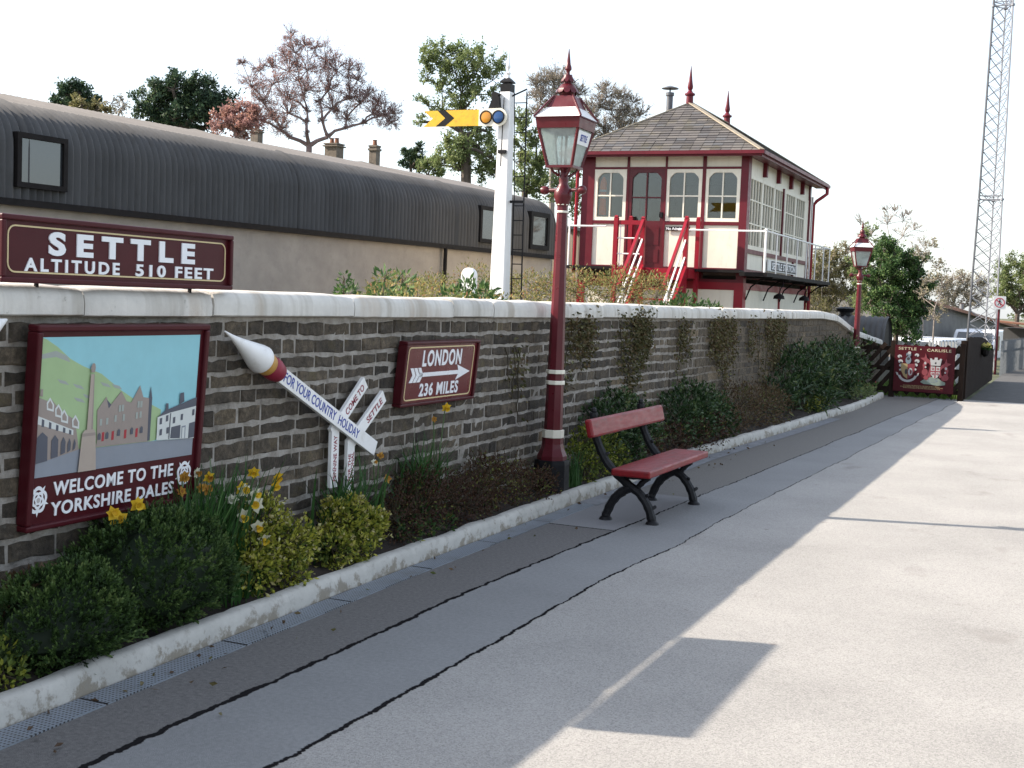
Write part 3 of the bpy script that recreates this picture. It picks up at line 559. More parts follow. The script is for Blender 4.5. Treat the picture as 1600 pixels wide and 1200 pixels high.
def welcome_sign():
    t = thing("picture_sign", "large maroon framed picture sign reading WELCOME TO THE YORKSHIRE DALES, hung on the stone wall", "sign", (-4.10, 4.175, 0.60), RZ, R_(3.6))
    OX, OZ = 0.035, 0.236                             # picture lower left corner inside the sign
    p = MB(); p.span((0.02, 0.0, 0.015), (1.165, 0.03, 0.89)); p.build("panel", mt["sign_maroon"], t)
    fr = MB()
    for a, b in (((0, -0.02, 0), (1.185, 0.045, 0.028)), ((0, -0.02, 0.875), (1.185, 0.045, 0.905)), ((0, -0.0205, 0.028), (0.032, 0.045, 0.875)), ((1.153, -0.0205, 0.028), (1.185, 0.045, 0.875))): fr.span(a, b)
    fr.build("frame", mt["sign_maroon"], t, bevel=0.008)
    PW, PH = 1.09, 0.615
    mats = [flat("picture_sky", (0.27, 0.56, 0.62)), flat("picture_hill", (0.35, 0.48, 0.25)), flat("picture_crag", (0.34, 0.37, 0.34)), flat("picture_road", (0.25, 0.27, 0.31)), flat("picture_stone", (0.31, 0.255, 0.225)),
            flat("picture_dark", (0.09, 0.095, 0.12)), flat("picture_white", (0.62, 0.64, 0.62)), flat("picture_red", (0.38, 0.03, 0.04)), flat("picture_pale_stone", (0.42, 0.345, 0.29))]
    pic = MB(); lay = [0]
    def pg(pts, mi, lift=None):
        lay[0] += 1; y = -0.002 - 0.00012 * lay[0]
        q = [(OX + min(1, max(0, u)) * PW, OZ + min(1, max(0, v)) * PH) for u, v in pts]
        pic.faces([(a, y, b) for a, b in q], [tuple(range(len(q)))], mi)
    pic.span((OX, -0.002, OZ), (OX + PW, 0.001, OZ + PH), 0)
    pg([(0, 1), (.029, .987), (.094, .929), (.167, .842), (.241, .786), (.356, .72), (.482, .587), (.56, .518), (.662, .472), (.757, .405), (.754, .227), (.733, .162), (0, .08)], 1)
    pg([(.009, .88), (.085, .903), (.15, .862), (.169, .816), (.087, .858), (.011, .849)], 2)
    for a, b in ((.19, .66), (.25, .58), (.1, .70), (.35, .66), (.42, .64), (.2, .56)): pg([(a, b), (a + .05, b - .02), (a + .07, b - .05), (a + .02, b - .03)], 2)
    pg([(0, 0), (0, .097), (.128, .138), (.257, .173), (.366, .164), (.676, .16), (1, .141), (1, 0)], 3)
    pg([(0, .58), (.052, .549), (.078, .554), (.13, .469), (.216, .392), (.235, .267), (.249, .168), (.003, .097)], 4)
    pg([(0, .45), (.21, .318), (.211, .28), (0, .391)], 6)
    for u in (.03, .07, .11, .15, .185): pg([(u, .44 - u * .62), (u + .014, .43 - u * .62), (u + .014, .375 - u * .48), (u, .38 - u * .48)], 5)
    for q in ([(.053, .484), (.05, .536), (.067, .572), (.091, .517), (.091, .466)], [(.101, .432), (.098, .486), (.115, .521), (.139, .465), (.14, .414)], [(.135, .388), (.132, .442), (.149, .478), (.174, .421), (.175, .37)], [(.201, .34), (.197, .394), (.215, .43), (.24, .373), (.241, .321)]):
        pg(q, 6); c = (sum(a for a, _ in q) / 5, sum(b for _, b in q) / 5); pg([(c[0] + (a - c[0]) * .62, c[1] + (b - c[1]) * .62) for a, b in q], 4)
    for q in ([(.008, .102), (.008, .29), (.036, .327), (.066, .289), (.072, .115)], [(.091, .126), (.088, .259), (.106, .297), (.126, .261), (.129, .136)], [(.144, .145), (.143, .238), (.154, .277), (.168, .241), (.169, .158)], [(.181, .157), (.181, .222), (.189, .262), (.199, .226), (.198, .171)], [(.211, .166), (.213, .212), (.219, .252), (.227, .217), (.225, .181)]): pg(q, 5)
    pg([(.01, .59), (.012, .635), (.025, .635), (.025, .58)], 4)
    pg([(.351, .20), (.341, .447), (.392, .546), (.415, .468), (.483, .58), (.519, .5), (.55, .483), (.601, .614), (.627, .519), (.666, .508), (.676, .163), (.343, .17)], 4)
    pg([(.395, .525), (.425, .481), (.41, .454)], 5); pg([(.673, .166), (.666, .501), (.673, .601), (.687, .506), (.69, .168)], 5)
    for u in (.378, .438, .517, .59): pg([(u, .208), (u, .275), (u + .015, .279), (u + .015, .21)], 7)
    for u, v in ((.36, .33), (.398, .333), (.449, .347), (.5, .349), (.584, .354), (.608, .358), (.472, .422), (.49, .424), (.59, .44), (.608, .44)): pg([(u, v), (u, v + .05), (u + .014, v + .05), (u + .014, v)], 2)
    for u, v in ((.353, .223), (.4, .224), (.472, .236), (.555, .236), (.618, .237)): pg([(u, v), (u, v + .04), (u + .009, v + .056), (u + .018, v + .04), (u + .018, v)], 5)
    pg([(.733, .162), (.73, .348), (.818, .383), (1, .418), (1, .142)], 6); pg([(.73, .348), (.778, .395), (1, .483), (1, .41), (.819, .376)], 5)
    pg([(.782, .395), (.783, .454), (.799, .452), (.803, .4)], 5); pg([(.879, .435), (.878, .527), (.904, .532), (.911, .456)], 5)
    pg([(.828, .164), (.83, .255), (.896, .266), (.897, .155)], 5); pg([(.957, .146), (.957, .27), (1, .28), (1, .149)], 5); pg([(.906, .153), (.904, .253), (.933, .257), (.934, .15)], 3); pg([(.911, .153), (.910, .24), (.927, .243), (.928, .15)], 6)
    for u, v in ((.746, .287), (.788, .305), (.838, .284), (.892, .303), (.974, .333), (.75, .198), (.797, .206)): pg([(u, v), (u, v + .05), (u + .016, v + .053), (u + .016, v + .003)], 5)
    pg([(.815, .16), (.815, .37), (.821, .373), (.821, .16)], 5)
    pg([(.282, .309), (.285, .724), (.306, .723), (.318, .304)], 8); pg([(.307, .304), (.303, .723), (.306, .723), (.318, .304)], 4)
    pg([(.245, .0), (.256, .285), (.27, .31), (.325, .31), (.335, .285), (.351, .0)], 8); pg([(.256, .285), (.256, .262), (.336, .262), (.335, .285)], 4)
    pg([(.286, .737), (.282, .775), (.29, .80), (.297, .806), (.306, .797), (.31, .77), (.306, .735)], 4)
    pic.build("painted_picture", mats, t)
    l = MB(); text(l, "WELCOME TO THE", OX + .128, OZ - .093, .822, .064, 0, bold=0.022, depth=0.004, spacing=1.12); text(l, "YORKSHIRE DALES", OX + .12, OZ - .184, .845, .063, 0, bold=0.022, depth=0.004, spacing=1.12)
    l.build("lettering", mt["letter_white"], t)
    for cx, cz in ((.041, -.101), (1.041, -.092)):      # the county rose
        e = MB(); m2 = [mt["letter_white"], mt["sign_maroon"], flat("rose_grey", (0.45, 0.42, 0.42))]; cx += OX; cz += OZ
        def rose(R1, amp, y, mi, ph=0.0, n=60, five=5):
            pts = []
            for k in range(n):
                a = 6.28318 * k / n; rr = R1 * (1 + amp * abs(math.cos(five * (a + ph) / 2)) - amp); pts.append((cx + rr * math.sin(a), cz + rr * 1.12 * math.cos(a)))
            e.prism(pts, y, 0.0, mi)
        for k in range(5):                            # sepal tips
            a = 6.28318 * (k + 0.5) / 5; dx, dz = math.sin(a), math.cos(a)
            e.prism([(cx + dx * .068, cz + dz * .075), (cx + dx * .04 - dz * .01, cz + dz * .045 + dx * .01), (cx + dx * .04 + dz * .01, cz + dz * .045 - dx * .01)], -0.0015, 0)
        rose(.056, .16, -0.002, 0); rose(.041, .18, -0.0026, 1); rose(.037, .18, -0.0032, 0, 0.628); rose(.024, .2, -0.0038, 1, 0.628); rose(.021, .2, -0.0044, 0); rose(.010, 0, -0.005, 2)
        e.build("rose_emblem", m2, t)
welcome_sign()

def london_sign():
    W_, H_ = 1.15, 0.445
    t = thing("distance_sign", "maroon distance sign reading LONDON 236 MILES over a white arrow, hung on the stone wall", "sign", (-4.10, 7.50, 0.935), RZ, R_(5.5))
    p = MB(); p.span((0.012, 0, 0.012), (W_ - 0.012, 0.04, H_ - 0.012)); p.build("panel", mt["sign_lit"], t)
    fr = MB()
    for a, b in (((0, -0.018, 0), (W_, 0.05, 0.022)), ((0, -0.018, H_ - 0.022), (W_, 0.05, H_)), ((0, -0.0185, 0.022), (0.03, 0.05, H_ - 0.022)), ((W_ - 0.03, -0.0185, 0.022), (W_, 0.05, H_ - 0.022))): fr.span(a, b)
    fr.build("frame", mt["sign_maroon"], t, bevel=0.006)
    g = MB(); outline(g, rrect(0.06, 0.038, W_ - 0.065, H_ - 0.038, 0.035), 0.009, -0.003, 0.001); g.build("gold_border", mt["gold"], t)
    l = MB(); text(l, "LONDON", 0.275, 0.268, 0.60, 0.115, 0, bold=0.028, depth=0.004, spacing=1.18); l.build("lettering", mt["letter_white"], t)
    l = MB(); text(l, "236 MILES", 0.275, 0.06, 0.60, 0.092, 0, bold=0.028, depth=0.004, spacing=1.16); l.build("lettering", mt["letter_white"], t)
    a = MB(); z = 0.212; y0, y1 = -0.004, 0.001
    a.prism([(0.25, z - .014), (0.85, z - .014), (0.82, z - .055), (1.04, z), (0.82, z + .055), (0.85, z + .014), (0.25, z + .014)], y0, y1)
    for x in (0.11, 0.165, 0.22):
        a.prism([(x, z + .05), (x + .042, z + .05), (x + .082, z), (x + .04, z)], y0, y1); a.prism([(x + .04, z), (x + .082, z), (x + .042, z - .05), (x, z - .05)], y0, y1)
    a.build("arrow", mt["letter_white"], t)
london_sign()

def holiday_signs():
    t = thing("finger_post_sign", "white diagonal arm with a pointed finial reading FOR YOUR COUNTRY HOLIDAY on the wall", "sign", (-4.085, 5.40, 0.0), RZ)
    def frame(p, q, lift):                             # local frame along p->q in the x-z plane
        v = Vector((q[0] - p[0], 0, q[1] - p[1])).normalized(); n = Vector((-v.z, 0, v.x))
        return Matrix(((v.x, 0, n.x, p[0]), (0, 1, 0, lift), (v.z, 0, n.z, p[1]), (0, 0, 0, 1)))
    def board(parent, name, p, q, wd, lift, writings, cm):
        L = math.hypot(q[0] - p[0], q[1] - p[1]); fm = frame(p, q, lift); b = MB(); b.span((0, -0.012, -wd / 2), (L, 0.012, wd / 2)); b.v = [tuple(fm @ Vector(v)) for v in b.v]
        o = b.build(name, mt["white"], parent, bevel=0.002); l = MB()
        for (s_, x, ww, z, hh) in writings: text(l, s_, x, z, ww, hh, -0.012, bold=0.012, depth=0.0015, frame=fm)
        l.build("lettering", cm, o); return o
    fm_p, fm_q = (0.60, 1.235), (1.725, 0.70)
    board(t, "arm", fm_p, fm_q, 0.095, -0.03, [("FOR YOUR COUNTRY", 0.07, 0.62, -0.027, 0.058), ("HOLIDAY", 0.73, 0.27, -0.027, 0.058)], mt["blue_letter"])
    v = Vector((fm_p[0] - fm_q[0], 0, fm_p[1] - fm_q[1])).normalized(); o0 = Vector((fm_p[0], -0.03, fm_p[1]))
    k = MB(); k.lathe([(0.035, -0.04), (0.055, -0.02), (0.066, 0.03), (0.066, 0.07), (0.055, 0.09), (0.03, 0.10)], 20, o0, axis=v); k.build("collar", mt["red_letter"], t)
    k = MB(); k.lathe([(0.05, 0.075), (0.062, 0.09), (0.067, 0.12), (0.064, 0.15), (0.05, 0.165)], 20, o0, axis=v); k.build("ring", mt["brass"], t)
    k = MB(); k.lathe([(0.05, 0.15), (0.076, 0.156), (0.080, 0.17), (0.076, 0.20), (0.063, 0.25), (0.045, 0.32), (0.028, 0.39), (0.013, 0.465), (0.004, 0.535)], 28, o0, axis=v); k.build("finial", mt["white"], t)
    # two bent boards that the arm crosses
    a = thing("bent_board_sign", "white bent board reading COME TO, crossed by the diagonal arm, left of the two", "sign", (-4.085, 5.40, 0.0), RZ)
    board(a, "upper_board", (1.245, 0.83), (1.625, 1.13), 0.085, 0.0, [("COME TO", 0.19, 0.255, -0.022, 0.044)], mt["red_letter"])
    board(a, "lower_board", (1.275, 0.50), (1.275, 0.87), 0.085, -0.002, [("PENNINE WAY", 0.04, 0.28, -0.018, 0.036)], mt["red_letter"])
    a = thing("bent_board_sign", "white bent board reading SETTLE, crossed by the diagonal arm, right of the two", "sign", (-4.085, 5.40, 0.0), RZ)
    board(a, "upper_board", (1.455, 0.745), (1.87, 1.03), 0.085, 0.0, [("SETTLE", 0.24, 0.22, -0.022, 0.044)], mt["red_letter"])
    board(a, "lower_board", (1.465, 0.30), (1.465, 0.78), 0.085, -0.002, [("FOR THE", 0.22, 0.17, 0.002, 0.03), ("NATIONAL", 0.20, 0.20, -0.034, 0.03)], mt["red_letter"])
    b = thing("finial_sign", "tip of a white pointed finial at the far left edge of the wall", "sign", (-4.085, 4.005, 1.525), RZ)
    v = Vector((0.9, 0, 0.36)).normalized(); k = MB(); k.lathe([(0.08, -0.32), (0.1, -0.29), (0.08, -0.2), (0.05, -0.12), (0.028, -0.06), (0.005, 0.0)], 24, (0.02, -0.03, 0), axis=v); k.build("finial", mt["white"], b)
    k = MB(); k.beam(Vector((0.02, -0.03, 0)) - v * 0.3, Vector((0.02, -0.03, 0)) - v * 1.2, 0.095, 0.024); k.build("arm", mt["white"], b)
holiday_signs()

# ================================================================ LAMPS
def lamp():
    t = thing("street_lamp", "tall maroon gas style lamp with cream bands by the wall beside the red bench", "lamp", (-3.955, 9.96, 0.02))
    O = 0.3927
    b = MB(); b.lathe([(0.155, 0.0), (0.15, 0.30), (0.145, 0.335)], 8, a0=O, sm=False); b.build("base", mt["black"], t, bevel=0.006)
    b = MB(); b.lathe([(0.125, 0.33), (0.125, 0.37), (0.098, 0.43), (0.09, 0.47), (0.09, 0.53)], 8, a0=O, sm=False); b.build("plinth", mt["maroon"], t)
    b = MB(); b.lathe([(0.082, 0.52), (0.0785, 0.6), (0.045, 2.46)], 8, a0=O, sm=False); b.build("shaft", mt["maroon"], t, bevel=0.003)
    for z, h, r_ in ((0.555, 0.068, 0.094), (0.985, 0.034, 0.082), (1.075, 0.034, 0.080), (2.405, 0.018, 0.054), (2.468, 0.018, 0.054)):
        b = MB(); b.lathe([(r_, z - h / 2), (r_, z + h / 2)], 8, a0=O, sm=False); b.build("band", mt["cream"], t, bevel=0.004)
    b = MB(); b.lathe([(0.045, 2.45), (0.06, 2.485), (0.075, 2.53), (0.073, 2.575), (0.05, 2.61), (0.036, 2.64), (0.04, 2.665), (0.036, 2.70), (0.03, 2.74), (0.046, 2.76), (0.05, 2.775)], 20); b.build("neck", mt["maroon"], t)
    for sx in (-1, 1):                                 # ladder bar with knobs
        b = MB(); b.tube([(sx * 0.05, 0, 2.585), (sx * 0.165, -sx * 0.02, 2.585)], 0.014, 8)
        b.lathe([(0.012, 0.13), (0.032, 0.15), (0.038, 0.175), (0.032, 0.20), (0.01, 0.212)], 12, (0, 0, 2.585), axis=(sx, -sx * 0.12, 0)); b.build("ladder_arm", mt["maroon"], t)
    # lantern
    lt = MB(); zb, ze, hb, he = 2.78, 3.075, 0.108, 0.172
    s2 = math.sqrt(2)
    lt.lathe([((hb + .012) * s2, zb - 0.02), ((hb + .012) * s2, zb)], 4, a0=math.pi / 4, sm=False)
    for sx in (-1, 1):
        for sy in (-1, 1):
            lt.beam((sx * hb, sy * hb, zb), (sx * he, sy * he, ze), 0.02, 0.02)
            lt.tube([(sx * 0.03, sy * 0.03, 2.70), (sx * 0.075, sy * 0.075, 2.735), (sx * 0.085, sy * 0.085, 2.772)], [0.012, 0.01, 0.009], 6)
    lt.lathe([((he - .01) * s2, ze + 0.0), ((he + .012) * s2, ze + 0.0), ((he + .022) * s2, ze + 0.078), ((he + .032) * s2, ze + 0.083), ((he + .03) * s2, ze + 0.09)], 4, a0=math.pi / 4, sm=False, cap=False)
    lt.build("lantern_frame", mt["maroon"], t)
    for k in range(4):                                 # panes
        q = Matrix.Rotation(k * math.pi / 2, 4, 'Z'); g = MB(); e = 0.004
        g.faces([q @ Vector(v) for v in ((-hb, -hb + e, zb), (hb, -hb + e, zb), (he, -he + e, ze), (-he, -he + e, ze), (-hb, -hb + e + .004, zb), (hb, -hb + e + .004, zb), (he, -he + e + .004, ze), (-he, -he + e + .004, ze))], [(0, 1, 2, 3), (5, 4, 7, 6)]); g.build("pane", mt["lamp_glass"], t)
    z0 = ze + 0.09; r0, r1, r2 = he + .034, 0.126, 0.082
    zm, zt = z0 + 0.085, z0 + 0.185
    rw = MB(); rw.lathe([(r0 * s2, z0), (r1 * s2, zm)], 4, a0=math.pi / 4, sm=False, cap=False); rw.build("lower_roof", mt["white"], t)
    rm = MB(); rm.lathe([(r1 * s2, zm + 0.001), (r2 * s2, zt), (0.04, zt + 0.01)], 4, a0=math.pi / 4, sm=False, cap=False)
    for sx in (-1, 1):
        for sy in (-1, 1): rm.beam((sx * r0, sy * r0, z0 + .002), (sx * r2, sy * r2, zt), 0.014, 0.014)
    rm.lathe([(0.16, ze - 0.02), (0.17, ze + 0.05)], 4, a0=math.pi / 4, sm=False)
    rm.build("upper_roof", mt["maroon"], t)
    cr = MB()                                           # leafed crown
    for (zc, rr, hh, n) in ((zt + 0.095, 0.094, 0.075, 10), (zt + 0.165, 0.060, 0.05, 9)):
        cr.lathe([(0.035, zc + 0.012), (rr * .62, zc), (rr * .86, zc - hh * .5), (rr * .9, zc - hh * .62)], 24)
        for k in range(n):
            a = 6.28318 * k / n; d_ = Vector((math.cos(a), math.sin(a), 0)); s_ = Vector((-d_.y, d_.x, 0)); wv = rr * 0.3
            p0, p1, p2 = d_ * rr * .86 + Vector((0, 0, zc - hh * .45)), d_ * rr * 1.0 + Vector((0, 0, zc - hh * .85)), d_ * rr * 1.13 + Vector((0, 0, zc - hh * 0.98))
            cr.faces([p0 - s_ * wv, p0 + s_ * wv, p1 + s_ * wv * .8, p1 - s_ * wv * .8, p2], [(0, 1, 2, 3), (3, 2, 4)])
    cr.lathe([(0.05, zt), (0.062, zt + 0.03), (0.05, zt + .06), (0.04, zt + 0.09), (0.036, zt + 0.115), (0.035, zt + .16)], 16)
    cr.build("crown", mt["maroon"], t)
    fi = MB(); z = zt + 0.17; fi.lathe([(0.022, z - .01), (0.014, z + 0.02), (0.014, z + 0.035), (0.028, z + 0.055), (0.026, z + 0.075), (0.018, z + 0.095), (0.014, z + 0.13), (0.003, z + 0.22)], 14); fi.build("finial", mt["maroon"], t)
    ins = MB(); ins.tube([(0.0, 0.02, zb), (0.0, 0.02, ze)], 0.012, 8); ins.span((-0.11, -0.11, ze - 0.028), (0.11, 0.11, ze - 0.012)); ins.tube([(-0.05, 0.05, zb), (-0.05, 0.05, ze)], 0.006, 6); ins.build("burner", mt["hut_dark"], t)
    pl = MB(); fm = Matrix.Rotation(math.pi / 2, 4, 'Z'); za = ze - 0.125; zc = ze - 0.015
    lean = lambda z: -(hb + (he - hb) * (z - zb) / (ze - zb)) - 0.004
    pl.faces([fm @ Vector(v) for v in ((-0.13, lean(za), za), (0.13, lean(za), za), (0.14, lean(zc), zc), (-0.14, lean(zc), zc))], [(0, 1, 2, 3)]); o = pl.build("name_plate", mt["letter_white"], t)
    ang = math.atan2(he - hb, ze - zb); f2 = fm @ Matrix.Translation((0, lean(za) - 0.001, za)) @ Matrix.Rotation(ang, 4, 'X'); tx = MB(); text(tx, "SETTLE", -0.075, 0.03, 0.15, 0.055, 0, bold=0.02, depth=0.0015, frame=f2); tx.build("lettering", mt["blue_letter"], o)
    return t
lamp0 = lamp()
lamp0["group"] = "maroon platform lamps"
dup(lamp0, (-3.985, 26.25, -0.05), R_(22), "maroon gas style lamp standing farther off beside the dark wooden gate", 0.955)

# ================================================================ BENCH
def bench():
    t = thing("bench", "red painted plank bench with black branch shaped iron legs on the platform", "bench", (-3.08, 10.0, 0.0))
    s_ = MB(); s_.span((-0.085, -0.80, 0.375), (0.225, 0.88, 0.43)); s_.build("seat", mt["bench_red"], t, bevel=0.012)
    b = MB(); b.box((-0.255, 0.06, 0.725), (0.055, 1.86, 0.145), rot=Matrix.Rotation(R_(-14), 3, 'Y')); b.build("backrest", mt["bench_red"], t, bevel=0.018)
    for y in (-0.60, 0.58):
        f_ = MB()
        def limb(pts, r0, r1):
            P = []; n = len(pts)
            for i in range(n - 1):
                for k in range(4):
                    u = k / 4; p0, p1, p2, p3 = (Vector(pts[max(0, i - 1)]), Vector(pts[i]), Vector(pts[i + 1]), Vector(pts[min(n - 1, i + 2)]))
                    P.append(0.5 * ((2 * p1) + (p2 - p0) * u + (2 * p0 - 5 * p1 + 4 * p2 - p3) * u * u + (3 * p1 - p0 - 3 * p2 + p3) * u ** 3))
            P.append(Vector(pts[-1])); f_.tube(P, [r0 + (r1 - r0) * i / (len(P) - 1) + (0.004 if i % 3 == 1 else 0) for i in range(len(P))], 8)
        limb([(-0.315, y, 0.83), (-0.31, y, 0.72), (-0.275, y, 0.60), (-0.20, y, 0.46), (-0.10, y, 0.36), (0.0, y, 0.285), (0.09, y, 0.225), (0.16, y, 0.13), (0.195, y, 0.03)], 0.032, 0.035)
        limb([(0.02, y, 0.27), (-0.06, y, 0.225), (-0.13, y, 0.15), (-0.175, y, 0.05), (-0.18, y, 0.03)], 0.033, 0.034)
        limb([(-0.09, y, 0.355), (0.03, y, 0.36), (0.17, y, 0.36)], 0.026, 0.023); limb([(0.05, y, 0.25), (0.1, y, 0.31), (0.15, y, 0.355)], 0.023, 0.02)
        for x in (0.2, -0.18): f_.lathe([(0.055, 0.0), (0.05, 0.014), (0.032, 0.028), (0.026, 0.05)], 10, (x, y, 0))
        for (x, z) in ((-0.285, 0.64), (-0.21, 0.50), (0.13, 0.205), (0.19, 0.12), (-0.11, 0.21), (-0.165, 0.12), (0.06, 0.26)): f_.lathe([(0.016, 0.0), (0.014, 0.035), (0.008, 0.042)], 7, (x, y, z), axis=(0.7, U(-1, 1) * 0.8, 0.5))
        f_.lathe([(0.014, 0), (0.024, 0.02), (0.02, 0.04), (0.006, 0.05)], 8, (-0.315, y, 0.82))
        f_.build("leg", mt["iron"], t)
bench()

# ================================================================ SEMAPHORE SIGNAL
def signal():
    base = at(781, 446, 20); X, Y = base.x, base.y
    t = thing("semaphore_signal", "white wooden signal post with a yellow fishtail arm and a black ladder", "signal", (X, Y, 1.2))
    H_ = 3.66
    p = MB(); p.lathe([(0.128 * 1.414, 0), (0.088 * 1.414, H_)], 4, a0=math.pi / 4, sm=False); p.build("post", mt["post_white"], t, bevel=0.012)
    c = MB(); c.span((-0.085, -0.085, H_), (0.085, 0.085, H_ + 0.12)); c.lathe([(0.13, H_ + 0.14), (0.13, H_ + 0.16), (0.05, H_ + 0.22)], 4, a0=math.pi / 4, sm=False); c.build("post_cap", mt["black"], t)
    f_ = MB(); z = H_ + 0.2; f_.lathe([(0.05, z), (0.03, z + 0.06), (0.045, z + 0.09), (0.02, z + 0.12), (0.018, z + 0.15), (0.036, z + 0.19), (0.02, z + 0.24), (0.004, z + 0.46)], 12); f_.build("finial", mt["white"], t)
    za = 3.26; yf = -0.16                               # the arm is in front of the post
    a = MB(); a.prism([(-0.36, za - .125), (-0.36, za + .125), (-1.36, za + .118), (-1.20, za), (-1.36, za - .13)], yf, yf + 0.012); o = a.build("arm", mt["yellow"], t)
    ch = MB(); ch.prism([(-1.12, za + .122), (-0.98, za + .122), (-0.82, za), (-0.98, za - .124), (-1.14, za - .124), (-0.98, za)], yf - 0.002, yf + 0.001); ch.build("chevron", mt["black"], o)
    s_ = MB(); pts = [(-0.39, za - .13), (-0.39, za + .13), (-0.08, za + .135)] + [(-0.055 + 0.14 * math.cos(R_(a_)), za + 0.14 * math.sin(R_(a_))) for a_ in range(75, -80, -15)] + [(-0.08, za - .14)]
    s_.prism(pts, yf - 0.02, yf + 0.006); s_.build("spectacle", mt["cream"], t)
    for nm, cx, sxx, m in (("amber_lens", -0.265, 1.12, mt["amber"]), ("blue_lens", -0.055, 1, mt["blue_glass"])):
        l = MB(); l.lathe([(0.088, 0), (0.088, 0.006), (0.06, 0.014)], 24, (cx, yf - 0.02, za), axis=(0, -1, 0)); o = l.build(nm, m, t)
        l = MB(); l.lathe([(0.104, 0), (0.104, 0.012), (0.09, 0.014), (0.088, 0.004)], 24, (cx, yf - 0.021, za), axis=(0, -1, 0), cap=False); l.build("rim", mt["hut_dark"], o)
    l = MB(); l.prism([(-0.255, za + .12), (-0.05, za + .12), (-0.07, za + .3), (-0.09, za + .33), (-0.06, za + .36), (-0.16, za + .40), (-0.20, za + .35), (-0.19, za + .28)], yf + 0.01, yf + 0.16); l.build("lamp_case", mt["black"], t)
    r_ = MB(); r_.tube([(0.0, -0.115, za + 0.3), (0.0, -0.15, za - 0.75)], 0.008, 6); r_.span((-0.05, -0.16, za - 0.55), (0.07, -0.09, za - 0.5)); r_.build("wire_rod", mt["black"], t)
    ld_ = MB(); xa, xb = 0.18, 0.35
    for x in (xa, xb): ld_.tube([(x, 0.06, 0.0), (x + (0.0 if x == xa else -0.02), 0.0, 2.0 if x == xa else 3.65)], 0.012, 6)
    ld_.tube([(xa, 0.02, 2.0), (xa - 0.06, 0.0, 3.65)], 0.008, 6)
    for k in range(16): z = 0.12 + k * 0.225; ld_.tube([(xa - 0.05 * max(0, (z - 2) / 1.75), 0.05 - z * .013, z), (xb - .01, 0.05 - z * .013, z)], 0.008, 5)
    ld_.beam((0.08, 0, 3.6), (xb - .02, 0, 3.7), 0.02, 0.02); ld_.beam((0.12, 0.0, 1.98), (xb, 0.0, 1.98), 0.03, 0.04); ld_.build("ladder", mt["black"], t)
signal()

